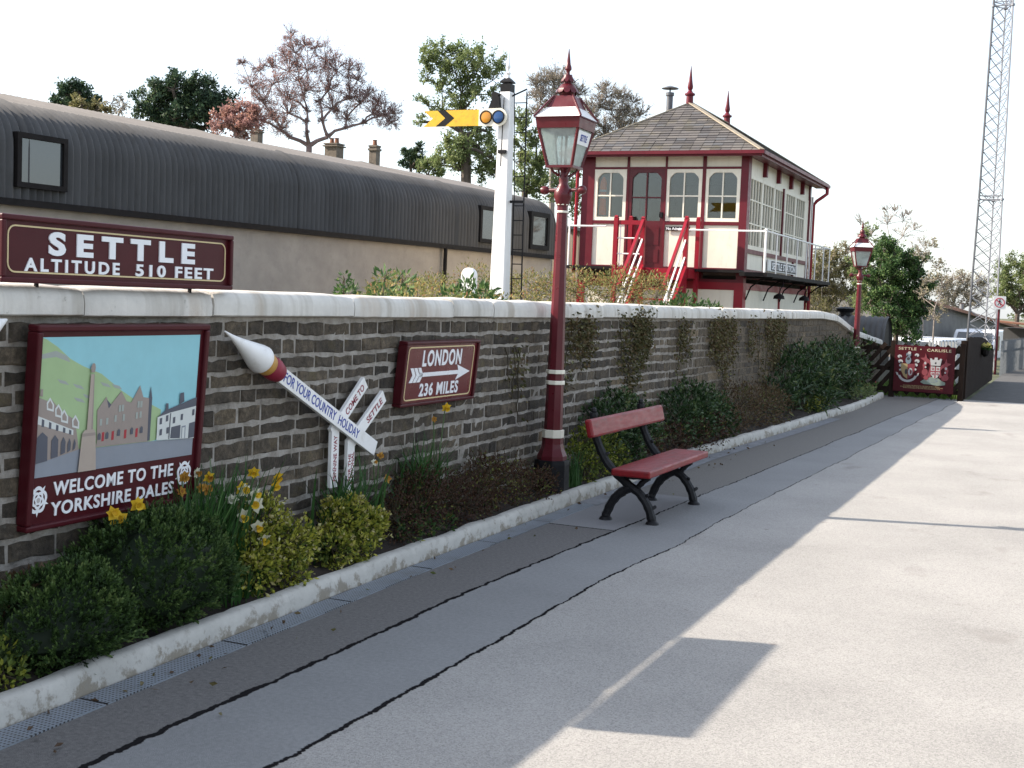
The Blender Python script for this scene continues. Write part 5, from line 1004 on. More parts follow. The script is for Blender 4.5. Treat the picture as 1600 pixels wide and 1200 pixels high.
shrub("golden_shrub", "golden variegated shrub in front of the white bent boards", (-3.91, 6.48, 0.09), [(0, 0.05, .22, .15), (.03, .25, .17, .13), (.04, -.14, .11, .13), (.05, .08, .08, .14), (-.02, .2, .27, .10), (.0, -.04, .30, .08), (.05, .36, .18, .08)], 2800, 0.033, mt["g_golden"], 43, nst=9, tip=.7, sprigs=16)
shrub("heath_shrub", "low dark brown heath shrub between the golden shrub and the near lamp", (-3.93, 7.55, 0.08), [(0, -.35, .16, .2), (.02, -.1, .2, .22), (0, .2, .22, .22), (.03, .45, .16, .2), (-.04, .05, .3, .18), (0.04, .65, .12, .18)], 5200, 0.022, mt["g_brown"], 47, stems=True, nst=16, sprigs=14)
shrub("heath_shrub", "low brown heath shrub with green shoots close to the foot of the near lamp", (-3.93, 8.85, 0.08), [(0, -.45, .18, .2), (.02, -.15, .2, .2), (0, .2, .18, .2), (.04, .55, .12, .17), (-.04, -.2, .3, .16), (.03, .85, .08, .14)], 4600, 0.024, mt["g_brown"], 53, tshift=0.16, nst=14, sprigs=14)
shrub("ground_cover_plant", "small bright green seedling plant by the kerb under the brown heath shrub", (-3.83, 7.25, 0.1), [(0, 0, .05, .08), (0, .25, .04, .06), (.01, .5, .05, .06)], 220, 0.035, mt["g_mid"], 57, stems=False)
shrub("spring_shrub", "bushy yellow green shrub behind the bench, next to the near lamp", (-3.93, 10.62, 0.09), [(0, -.1, .16, .2), (.02, .25, .2, .2), (0, .55, .2, .2), (-.02, .1, .34, .14), (.05, .8, .1, .16)], 2300, 0.035, mt["g_golden"], 61, tshift=-0.2, nst=9, tip=.4, sprigs=10)
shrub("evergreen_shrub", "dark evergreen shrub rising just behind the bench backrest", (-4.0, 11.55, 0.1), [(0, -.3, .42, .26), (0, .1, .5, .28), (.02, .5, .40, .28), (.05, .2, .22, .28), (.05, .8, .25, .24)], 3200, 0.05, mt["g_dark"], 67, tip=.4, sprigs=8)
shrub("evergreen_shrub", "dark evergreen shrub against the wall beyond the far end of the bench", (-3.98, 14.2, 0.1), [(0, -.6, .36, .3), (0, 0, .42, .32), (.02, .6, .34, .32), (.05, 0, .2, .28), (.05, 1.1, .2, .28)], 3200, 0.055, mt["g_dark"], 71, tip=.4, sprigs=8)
shrub("russet_shrub", "russet brown twiggy shrub half way along the bed", (-3.9, 16.3, 0.1), [(0, -.9, .2, .3), (0, 0, .3, .34), (.05, .8, .28, .34), (.1, 1.5, .2, .3)], 4200, 0.05, mt["g_dry"], 73, aspect=.3, nst=16)
shrub("low_heath_shrub", "dark brown low shrub hugging the kerb beyond the bench", (-3.85, 13.1, 0.08), [(0, -.8, .12, .2), (0, 0, .14, .22), (.0, .8, .14, .24), (0, 1.5, .14, .25)], 2600, 0.035, mt["g_brown"], 74, tshift=.06, nst=12)
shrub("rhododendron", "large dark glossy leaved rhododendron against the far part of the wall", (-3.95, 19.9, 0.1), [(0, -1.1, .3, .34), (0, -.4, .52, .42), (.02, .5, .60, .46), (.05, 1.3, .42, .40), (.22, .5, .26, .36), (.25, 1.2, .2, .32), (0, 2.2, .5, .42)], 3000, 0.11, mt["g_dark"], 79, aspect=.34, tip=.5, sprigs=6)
shrub("rhododendron", "dark bushy evergreen beside the foot of the far lamp", (-3.95, 23.6, 0.1), [(0, -.8, .6, .45), (0, .2, .66, .48), (.1, 1.0, .4, .42), (.2, -.2, .25, .35), (0.0, 1.7, .5, .4)], 2600, 0.09, mt["g_dark"], 83, aspect=.4, tip=.5, sprigs=6)
shrub("ground_cover_plant", "yellow green tuft by the kerb below the rhododendron", (-3.66, 20.4, 0.1), [(0, 0, .1, .16), (0, .35, .08, .14), (0, -.3, .08, .13)], 460, 0.07, mt["g_golden"], 87, aspect=.2, tshift=-.25, stems=False)
shrub("alpine_plant", "low pale leafed plant by the kerb end near the far lamp", (-3.56, 24.6, 0.08), [(0, -.7, .1, .16), (0, 0, .12, .2), (0, .7, .08, .16)], 640, 0.06, mt["g_maple"], 89, stems=False)
random.seed(5)
t = thing("red_flower_plant", "tiny red flowering plant at the foot of the far lamp", "plant", (-3.75, 25.7, 0.1)); b = MB()
for k in range(140): leaf(b, Vector((random.gauss(0, .1), random.gauss(0, .2), U(0, .18))), rnd_dir(.5), .05, .03, U(0, 1))
b.build("foliage", mt["g_mid"], t); b = MB()
for k in range(60): leaf(b, Vector((random.gauss(0, .09), random.gauss(0, .16), U(.1, .22))), rnd_dir(.5), .035, .03, U(0, 1))
b.build("blossom", mt["petal_r"], t)

# strap leaved clumps and daffodils
strap_clump("daffodil_clump", "dark strap leaved clump at the wall foot left of the picture sign", (-4.03, 4.28, 0.1), 70, 0.42, 0.016, (.04, .14), 91)
d1 = strap_clump("daffodil_clump", "tall daffodil clump in front of the picture sign, behind the large conifer bush", (-4.0, 5.22, 0.1), 210, 0.66, 0.016, (.045, .13), 92, bend=.35)
d2 = strap_clump("daffodil_clump", "daffodil clump with white and yellow flowers over the golden shrub", (-3.98, 5.42, 0.1), 150, 0.70, 0.016, (.04, .13), 93, bend=.35)
d3 = strap_clump("iris_clump", "dark green strap leaved clump at the feet of the white bent boards", (-4.0, 6.72, 0.1), 130, 0.62, 0.02, (.04, .14), 94, bend=.7)
d4 = strap_clump("grass_clump", "bright green arching grass clump under the distance sign", (-4.02, 7.72, 0.18), 170, 0.60, 0.013, (.04, .15), 95, bend=.75)
strap_clump("grass_clump", "thin green grass tuft beside the black base of the near lamp", (-3.9, 10.3, 0.09), 60, 0.36, 0.012, (.04, .08), 96, bend=.5)
strap_clump("grass_clump", "low grassy tuft by the kerb in front of the golden shrub", (-3.83, 5.42, 0.09), 50, 0.22, 0.012, (.03, .12), 97, bend=.7)
def head(px, py, X): 
    r1 = at(px, py, 1) - Vector((0, 0, CAM_H)); return Vector((0, 0, CAM_H)) + r1 * (X / r1.x)
CF = Vector((0.85, -0.5, -0.12))
random.seed(3)
for px, py, X, pt, tr, sz, gr in ((383, 766, -3.93, "petal_w", "petal_y", 1, d2), (398, 772, -3.90, "petal_w", "petal_y", 1.05, d2), (378, 806, -3.88, "petal_w", "petal_y", 1.1, d2), (399, 788, -3.86, "petal_w", "petal_y", 1.1, d2), (402, 822, -3.84, "petal_w", "petal_y", 1.0, d2), (412, 842, -3.83, "petal_w", "petal_y", 1.05, d2), (363, 780, -3.92, "petal_w", "petal_w", .8, d2),
                                  (377, 763, -3.96, "petal_y", "petal_y", .95, d2), (396, 738, -4.0, "petal_y", "petal_y", .9, d2), (433, 745, -3.98, "petal_y", "petal_y", .95, d2), (430, 758, -3.98, "petal_y", "petal_y", .95, d2),
                                  (177, 803, -3.98, "petal_y", "petal_y", 1.0, d1), (186, 812, -3.98, "petal_y", "petal_y", 1.0, d1), (215, 788, -3.98, "petal_y", "petal_y", 1.05, d1), (287, 745, -4.0, "petal_o", "petal_o", .85, d1), (307, 738, -4.0, "petal_w", "petal_o", .8, d1), (326, 745, -4.0, "petal_y", "petal_o", .85, d1), (324, 765, -4.0, "petal_o", "petal_o", .85, d1), (313, 763, -4.0, "petal_o", "petal_o", .75, d1), (284, 768, -4.0, "petal_o", "petal_o", .7, d1),
                                  (697, 637, -4.0, "petal_y", "petal_y", .95, d4), (678, 655, -4.02, "petal_o", "petal_o", .6, d4), (594, 712, -4.0, "petal_o", "petal_o", .7, d4), (585, 722, -4.0, "petal_w", "petal_o", .6, d4), (605, 748, -3.98, "petal_o", "petal_o", .7, d4)):
    h = head(px, py, X); h.z = max(h.z, .2); cen = Vector(gr.location); bs_ = Vector((cen.x + U(-.03, .03), min(max(h.y, cen.y - .6), cen.y + .22), 0.12))
    daffodil(gr, bs_, h, CF + rnd_dir() * .45, pt, tr, sz)

# climbers on the wall
def climber(label, y0, y1, ztop, zbot, n, seed, ts=0.0):
    random.seed(seed); t = thing("wall_climber", label, "climber", (WF, (y0 + y1) / 2, 0)); b = MB(); s_ = MB(); hw = (y1 - y0) / 2
    runs = []
    for k in range(max(5, int(hw * 12))):
        y = random.gauss(0, .5) * hw; z = ztop; path = [(0.02, y, z)]; end = zbot + (U(0, 1) ** .6) * .85 * (ztop - zbot)
        while z > end: z -= 0.07; y = y * .985 + U(-.05, .05); path.append((0.02 + U(0, .012), y, z))
        s_.tube(path, [0.005] * len(path), 4); runs.append(path)
    for k in range(n):
        p = Vector(random.choice(random.choice(runs))) + Vector((U(0.0, .05), random.gauss(0, .11), random.gauss(0, .07)))
        leaf(b, p, Vector((U(.1, .9), U(-1, 1), U(-1.2, .4))), U(.025, .05), U(.02, .035), min(1, max(0, random.gauss(.45 + ts, .25))))
    b.build("foliage", mt["g_ivy"], t); s_.build("stems", mt["stem"], t)
climber("thin brown climber on the wall just right of the near lamp", 10.35, 11.3, 1.5, .75, 700, 101, .1)
climber("sparse climber stems on the wall left of the near lamp", 9.2, 9.7, 1.3, .6, 90, 102)
climber("thick olive green climber hanging down the wall behind the bench", 11.9, 13.1, 1.52, .6, 1500, 103, -.05)
climber("small thin climber strand on the wall beyond the bench", 14.0, 14.5, 1.45, .6, 320, 104)
climber("brown leafed climber spread over the middle of the far wall", 15.3, 17.2, 1.5, .4, 1700, 105, .15)
climber("patchy brown climber on the far wall above the rhododendron", 17.8, 20.2, 1.5, .5, 1700, 106, .12)

# plants behind the wall, seen over the coping
YZ = 1.25
shrub("rough_hedge", "rusty and green low hedge behind the wall in front of the signal box", (-7.5, 20.6, YZ), [(-1.9 + .42 * k, -.9 + .12 * k + U(-.25, .25), .45 + U(0, .22), .44) for k in range(8)] + [(-1.7 + .5 * k, -.1 + .1 * k, .66 + U(-.08, .12), .33) for k in range(6)] + [(-2.6, -1.2, .4, .45), (-3.0, -1.9, .38, .4), (-2.2, -3.2, .4, .4), (-1.6, -2.6, .4, .4), (-1.2, -4.2, .36, .38), (-.7, -5.2, .3, .36), (-.5, -6.2, .28, .34)], 12000, 0.055, mt["g_heather"], 111, aspect=.4, nst=8, cat="hedge")
shrub("laurel_bush", "dark green laurel bush over the coping in front of the signal box corner", (-5.9, 20.6, YZ), [(0, 0, .28, .34), (.2, .5, .22, .3), (-.3, -.2, .2, .3)], 900, 0.1, mt["g_laurel"], 113, aspect=.42)
shrub("leafy_sprig", "tall leafy sprig behind the coping, third plant left of the signal post", (-5.2, 8.55, YZ), [(0, 0, .25, .08), (0, .02, .4, .06), (0.02, .0, .54, .05), (0, .1, .42, .1)], 170, 0.06, mt["g_laurel"], 115, aspect=.4)
shrub("leafy_sprig", "pair of broad leaved sprigs behind the coping left of the round topped white post", (-5.2, 9.15, YZ), [(0, 0, .38, .12), (0, .06, .55, .09), (0, .34, .36, .12), (0, .36, .54, .09), (0, .2, .34, .12)], 240, 0.085, mt["g_laurel"], 116, aspect=.36)
shrub("leafy_sprig", "dark laurel sprigs behind the coping at the foot of the signal post", (-5.1, 10.55, YZ), [(0, -.3, .40, .12), (0, 0, .36, .14), (0, .05, .50, .10), (0, .35, .42, .14), (0, .6, .36, .12)], 420, 0.085, mt["g_laurel"], 117, aspect=.36)
shrub("scrub_growth", "low straggly yellowish growth along the back of the coping", (-4.75, 9.6, YZ), [(0, -1.6 + .3 * k, .33 + U(-.03, .06), .12) for k in range(14)], 1100, 0.04, mt["g_heather"], 118, aspect=.4, nst=3)
def round_post():
    p = at(733, 440, 17); t = thing("round_topped_post", "short white round topped post behind the coping, left of the signal post", "post", (p.x, p.y, YZ)); b = MB()
    pts = [(-.1, 0)] + [(.1, 0)] + [(.1 * math.cos(R_(a)), .72 + .1 * math.sin(R_(a))) for a in range(0, 181, 15)]
    b.prism(pts, -.05, .05); b.build("post_body", mt["white"], t, bevel=.008)
    b = MB(); b.span((-.13, -.08, 0), (.13, .08, .06)); b.build("base", mt["chim"], t, bevel=.01)
round_post()

# ================================================================ TREES
def tree(name, label, depth, tx, fork, clumps, leaf_m, lsize, nleaf, bark, tr, seed, cat="tree", group=None, twigs=10, sub=3, up=0.35, base_z=0.0, zspread=0.8, aspect=0.6, nz=0.3, tw=0.010, kr=1.25, dec=.58):
    random.seed(seed); px = depth / FOC; F_ = at(fork[0], fork[1], depth); B_ = at(tx, 480, depth); B_ = Vector((B_.x, B_.y, base_z)); fwd = (at(800, 470, 1) - Vector((0, 0, CAM_H))); fwd.z = 0; fwd.normalize()
    t = thing(name, label, cat, B_, group=group); tk, fo = MB(), MB()
    F = F_ - B_; tk.tube([(0, 0, 0), F * 0.5 + Vector((U(-.1, .1), U(-.1, .1), 0)), F], [tr, tr * .8, tr * .62], 8)
    nodes = [(F, tr * .62, 0.0)]
    cl = []
    for (cx, cy, cr) in clumps:
        r_ = cr * px * kr; c = at(cx, cy, depth) - B_ + fwd * U(-1, 1) * zspread * max(r_, 0.6); cl.append((c, r_))
    cl.sort(key=lambda q: (q[0] - F).length)
    tot = sum(r_ ** 2 for _, r_ in cl)
    for c, r_ in cl:
        best = min(nodes, key=lambda n_: (n_[0] - c).length + 0.45 * n_[2] + (0.8 * max(0, n_[0].z - c.z)))
        p, pr, pd = best; rad = max(tr * .07, pr * dec); m1 = p.lerp(c, .4) + Vector((0, 0, .08)) * (c - p).length + rnd_dir() * .06 * (c - p).length
        tk.tube([p, m1, c], [pr * .85, (pr * .8 + rad) / 2 * .85, rad * .8], 6); nodes.append((c, rad, pd + (c - p).length))
        nl = int(nleaf * r_ * r_ / tot); ends = []
        for k in range(twigs):
            d_ = rnd_dir(up); L = r_ * U(.5, 1.25); e = c + d_ * L; mid = c.lerp(e, .5) + rnd_dir() * .12 * L + Vector((0, 0, .08 * L)); tk.tube([c, mid, e], [min(rad * .5, tw * 3), tw * 1.6, tw * .6], 3, cap=False)
            for q in range(sub):
                s0 = c.lerp(e, U(.35, .9)) + (mid - c.lerp(e, .5)) * .6; d2_ = (d_ + rnd_dir(up) * .9).normalized(); e2 = s0 + d2_ * L * U(.25, .55); tk.tube([s0, (s0 + e2) / 2 + Vector((0, 0, .03 * L)), e2], [tw, tw * .7, tw * .4], 3, cap=False); ends.append((s0, e2))
            ends.append((mid, e))
        for k in range(nl):
            s0, e = random.choice(ends); p_ = s0.lerp(e, U(.1, 1.1)) + rnd_dir() * r_ * .32 * U(0, 1)
            leaf(fo, p_, rnd_dir(nz), lsize * U(.6, 1.3), lsize * aspect * U(.7, 1.2), min(1, max(0, random.gauss(.5, .22) + .4 * noise.noise(p_ * (1.2 / max(.5, r_))))))
    tk.build("trunk", mt[bark], t); 
    if nleaf: fo.build("crown", mt[leaf_m], t)
    return t
def disc(cx, cy, rx, ry, n, r0, r1, seed):
    random.seed(seed); o = []
    for k in range(n):
        a, q = 2.39996 * k, math.sqrt((k + .5) / n); o.append((cx + rx * q * math.cos(a) + U(-4, 4), cy + ry * q * math.sin(a) + U(-4, 4), U(r0, r1)))
    return o
TG = "trees beyond the yard"
tree("copper_beech", "large half bare copper beech with spreading limbs behind the corrugated hut", 62, 484, (483, 228), [(482, 212, 5), (480, 192, 5), (478, 172, 6), (473, 150, 6), (467, 126, 6), (462, 102, 6), (452, 214, 5), (436, 198, 6), (424, 178, 6), (412, 160, 6), (512, 214, 5), (540, 200, 5), (568, 192, 5), (505, 190, 6), (525, 172, 6), (545, 156, 6), (500, 160, 6), (515, 138, 6), (455, 60, 14), (463, 85, 18), (475, 70, 12), (445, 88, 14), (495, 78, 14), (425, 105, 14), (560, 128, 14), (590, 160, 16), (615, 178, 14), (480, 110, 24), (450, 110, 22), (508, 92, 22), (525, 110, 24), (545, 112, 18), (430, 135, 24), (405, 110, 16), (392, 135, 22), (410, 160, 22), (445, 150, 26), (480, 145, 28), (515, 140, 26), (545, 150, 22), (400, 185, 20), (425, 185, 20), (455, 180, 22), (520, 170, 22), (560, 160, 20), (580, 175, 20), (600, 180, 18), (575, 150, 14), (612, 192, 14), (380, 100, 8), (540, 185, 16), (440, 205, 16)],
     "g_beech", 0.075, 15000, "bark_beech", 0.23, 201, group=TG, twigs=26, sub=9, up=.35, tw=.008, dec=.76)
tree("russet_tree", "low russet leaved tree between the dark yew and the copper beech", 58, 370, (370, 215), disc(372, 188, 38, 20, 12, 12, 17, 3) + [(395, 175, 12)], "g_beech", 0.15, 3600, "bark_beech", 0.2, 203, group=TG, twigs=9)
tree("yew_tree", "dark broad yew with a pale leaved side behind the hut roof", 60, 285, (285, 200), disc(285, 170, 68, 34, 30, 15, 22, 5) + [(272, 128, 14), (250, 140, 16), (320, 140, 18), (340, 158, 16), (218, 168, 12)], "g_yew", 0.18, 20000, "bark", 0.4, 205, group=TG, twigs=8, aspect=.45)
tree("yew_tree", "small dark yew crown just showing over the hut roof at far left", 62, 120, (120, 175), [(98, 148, 13), (112, 150, 14), (126, 148, 14), (136, 158, 12), (150, 168, 12), (118, 165, 18), (90, 160, 10)], "g_yew", 0.18, 6500, "bark", 0.3, 207, group=TG, twigs=8, aspect=.45)
tree("garden_shrub", "olive shrub top below the small yew at the hut roof line", 56, 130, (130, 185), [(115, 166, 12), (130, 164, 10), (150, 172, 11), (168, 176, 8)], "g_olive", 0.16, 900, "bark", 0.12, 209, group=TG, twigs=8)
tree("budding_tree", "thin pale budding shrub between the two yews", 60, 185, (180, 200), disc(180, 172, 26, 14, 6, 10, 13, 7), "g_bud", 0.12, 260, "bark_pale", 0.1, 210, group=TG, twigs=10, sub=4)
tree("maple_tree", "tall green leaved maple behind the yellow signal arm", 56, 728, (728, 215), [(672, 85, 16), (690, 82, 18), (665, 100, 14), (712, 92, 22), (735, 92, 22), (755, 100, 20), (775, 105, 16), (688, 110, 22), (712, 118, 24), (742, 118, 22), (770, 125, 18), (668, 122, 12), (690, 140, 20), (720, 145, 24), (668, 165, 14), (690, 170, 16), (745, 150, 16), (770, 150, 10), (655, 190, 10), (720, 175, 18), (748, 180, 14), (720, 205, 20), (745, 205, 20), (765, 205, 16), (700, 235, 22), (725, 235, 24), (752, 235, 24), (690, 258, 22), (715, 265, 24), (745, 265, 24), (770, 250, 20), (770, 275, 20)],
     "g_maple", 0.13, 18000, "bark", 0.34, 211, group=TG, twigs=9)
tree("hedge_tree", "green bushy tree between the signal post and the lamp", 58, 820, (820, 300), [(812, 190, 14), (822, 205, 18), (815, 230, 20), (838, 225, 16), (812, 260, 22), (836, 258, 22), (820, 290, 26), (850, 285, 22), (850, 250, 14), (880, 300, 22), (895, 270, 18), (895, 325, 20)], "g_maple", 0.13, 9000, "bark", 0.25, 213, group=TG, twigs=9)
tree("small_conifer", "small dark blue green conifer behind the hut roof", 64, 642, (642, 262), [(655, 230, 5), (652, 238, 6), (636, 240, 6), (640, 250, 10), (652, 250, 9), (632, 256, 8), (650, 262, 10), (660, 258, 7)], "g_yew", 0.2, 1700, "bark", 0.12, 215, group=TG, twigs=6, aspect=.4)
tree("round_shrub", "pale green round shrub at the hut roof line next to the small conifer", 60, 668, (668, 275), [(662, 262, 10), (676, 262, 12), (688, 270, 10)], "g_maple", 0.15, 900, "bark", 0.1, 217, group=TG, twigs=8)
tree("bare_tree", "tall bare budding tree behind the near lamp lantern", 74, 862, (862, 240), disc(862, 165, 34, 48, 14, 15, 20, 9) + [(880, 122, 12), (858, 125, 12), (835, 150, 12), (905, 150, 14)], "g_bud", 0.10, 3000, "bark_pale", 0.24, 219, group=TG, twigs=26, sub=7, up=.6, tw=.013)
tree("bare_tree", "bare budding tree between the lamp and the signal box roof", 76, 960, (955, 250), disc(955, 190, 52, 42, 18, 15, 20, 11) + [(940, 142, 12), (968, 150, 12), (990, 160, 12)], "g_bud", 0.10, 4000, "bark_pale", 0.24, 221, group=TG, twigs=26, sub=7, up=.6, tw=.013)
RG = "trees beyond the gate"
tree("bush", "pale straw coloured bush left of the far lamp, beyond the signal box", 46, 1300, (1300, 505), disc(1303, 450, 46, 52, 30, 15, 20, 13) + [(1320, 398, 14), (1335, 420, 16), (1285, 415, 14)], "g_olive", 0.085, 17000, "bark_pale", 0.08, 223, group=RG, twigs=10, up=.6, aspect=.4)
tree("laurel_tree", "dense dark green laurel tree right of the far lamp", 40, 1400, (1400, 520), disc(1405, 460, 42, 70, 34, 16, 22, 15) + [(1360, 410, 20), (1378, 395, 20), (1395, 400, 18), (1430, 430, 14), (1360, 440, 18), (1440, 480, 14)], "g_laurel", 0.085, 26000, "bark", 0.12, 225, group=RG, twigs=7)
tree("bush", "light green leafy bush just behind the far lamp lantern", 43, 1368, (1368, 520), disc(1364, 430, 32, 60, 16, 14, 19, 16), "g_maple", 0.08, 9000, "bark", 0.08, 226, group=RG, twigs=8)
tree("bare_tree", "thin bare tree rising above the laurel beside the far lamp", 44, 1395, (1398, 430), [(1392, 395, 18), (1405, 370, 18), (1390, 350, 16), (1415, 345, 14), (1360, 370, 14), (1348, 350, 12), (1425, 360, 12), (1400, 330, 10), (1380, 330, 10), (1345, 370, 10), (1425, 335, 8)], "g_bud", 0.06, 200, "bark_pale", 0.07, 227, group=RG, twigs=12, sub=4, up=.9, tw=.007)
tree("birch_sapling", "slender pale sapling with catkins behind the gate sign", 38, 1461, (1461, 480), [(1455, 440, 16), (1468, 420, 16), (1450, 400, 12), (1462, 385, 12), (1475, 450, 14), (1448, 465, 12), (1472, 480, 14), (1455, 500, 12)], "g_bud", 0.08, 900, "bark_pale", 0.032, 229, group=RG, twigs=10, sub=4, up=.6, tw=.006)
tree("birch_sapling", "second slender bare sapling nearer the mast", 46, 1440, (1442, 470), [(1440, 430, 14), (1450, 410, 14), (1435, 395, 12), (1445, 385, 10)], "g_bud", 0.08, 300, "bark_pale", 0.035, 231, group=RG, twigs=10, sub=4, up=.7, tw=.007)
tree("bare_tree", "hazy grey bare tree behind the grey shed near the mast", 90, 1500, (1500, 485), disc(1502, 458, 40, 28, 18, 11, 15, 17), "g_bud", 0.13, 4200, "bark_pale", 0.2, 233, group=RG, twigs=14, sub=4, up=.5, tw=.016)
tree("willow_tree", "bright spring green tree at the right edge beyond the road sign", 75, 1590, (1590, 490), disc(1594, 452, 38, 40, 26, 13, 18, 19) + [(1580, 412, 12), (1600, 408, 14)], "g_maple", 0.13, 14000, "bark", 0.2, 235, group=RG, twigs=9)

# ================================================================ BEYOND THE WALL AND THE GATE
def chimney(label, px, py, depth, wd, ht, pots, m="chim"):
    p = at(px, py, depth); t = thing("chimney_stack", label, "chimney", (p.x, p.y, p.z)); b = MB(); w2 = wd / 2
    b.span((-w2, -w2, -p.z), (w2, w2, ht)); b.span((-w2 * 1.25, -w2 * 1.25, ht * .62), (w2 * 1.25, w2 * 1.25, ht * .78)); b.span((-w2 * 1.15, -w2 * 1.15, ht * .9), (w2 * 1.15, w2 * 1.15, ht + .02)); b.build("stack", mt[m], t)
    for k in range(pots): b = MB(); b.lathe([(.13, ht), (.1, ht + .25), (.13, ht + .3)], 10, ((k - (pots - 1) / 2) * wd * .42, 0, 0)); b.build("chimney_pot", mt["rust"], t)
chimney("squat chimney stack below the copper beech, leftmost of the three", 401, 215, 66, .45, .4, 1)
chimney("broad low chimney stack right of the beech trunk", 522, 238, 66, .7, .42, 2)
chimney("tall narrow chimney stack with a pot, rightmost of the three", 585, 248, 66, .42, .65, 1)
def small_arch():
    p = at(1382, 520, 33); t = thing("arched_shed", "small dark corrugated shed with arched roof and vent beyond the end of the wall", "shed", (p.x, p.y, 0)); L, r_, zs = 2.0, .80, .78   # axis runs away from the platform (-x)
    b = MB(); N = 190; vs = []; m_ = 17
    for i in range(N + 1):
        x = -L * i / N; c_ = .018 * math.sin(i / N * L * 6.283 / .155)
        for j in range(m_): a = 3.14159 * j / (m_ - 1); vs.append((x, -(r_ + c_) * math.cos(a) + r_, zs + (r_ + c_) * math.sin(a)))
    b.faces(vs, [(i * m_ + j, (i + 1) * m_ + j, (i + 1) * m_ + j + 1, i * m_ + j + 1) for i in range(N) for j in range(m_ - 1)], sm=True); b.build("arched_roof", mt["hut_metal"], t, angle=60)
    b = MB(); b.faces([(-.06, -r_ * math.cos(3.14159 * j / 16) + r_, zs + r_ * .97 * math.sin(3.14159 * j / 16)) for j in range(17)] + [(-.06, 2 * r_, 0), (-.06, 0, 0)], [tuple(range(19))]); b.span((-L, .02, 0), (-.08, .06, zs)); b.span((-L, 2 * r_ - .06, 0), (-.08, 2 * r_ - .02, zs)); b.build("end_wall", mt["hut_dark"], t)
    b = MB(); b.lathe([(.16, zs + r_ - .05), (.15, zs + r_ + .08), (.22, zs + r_ + .10), (.25, zs + r_ + .18), (.15, zs + r_ + .22), (.02, zs + r_ + .235)], 18, (-1.15, r_, 0)); b.build("roof_vent", mt["black"], t)
small_arch()
shrub("ivy_bush", "small ivy bush on the end of the wall behind the far lamp", (-4.3, 28.6, .6), [(0, 0, .4, .3), (.1, .5, .3, .25), (0, -.5, .4, .25)], 900, .07, mt["g_mid"], 141)

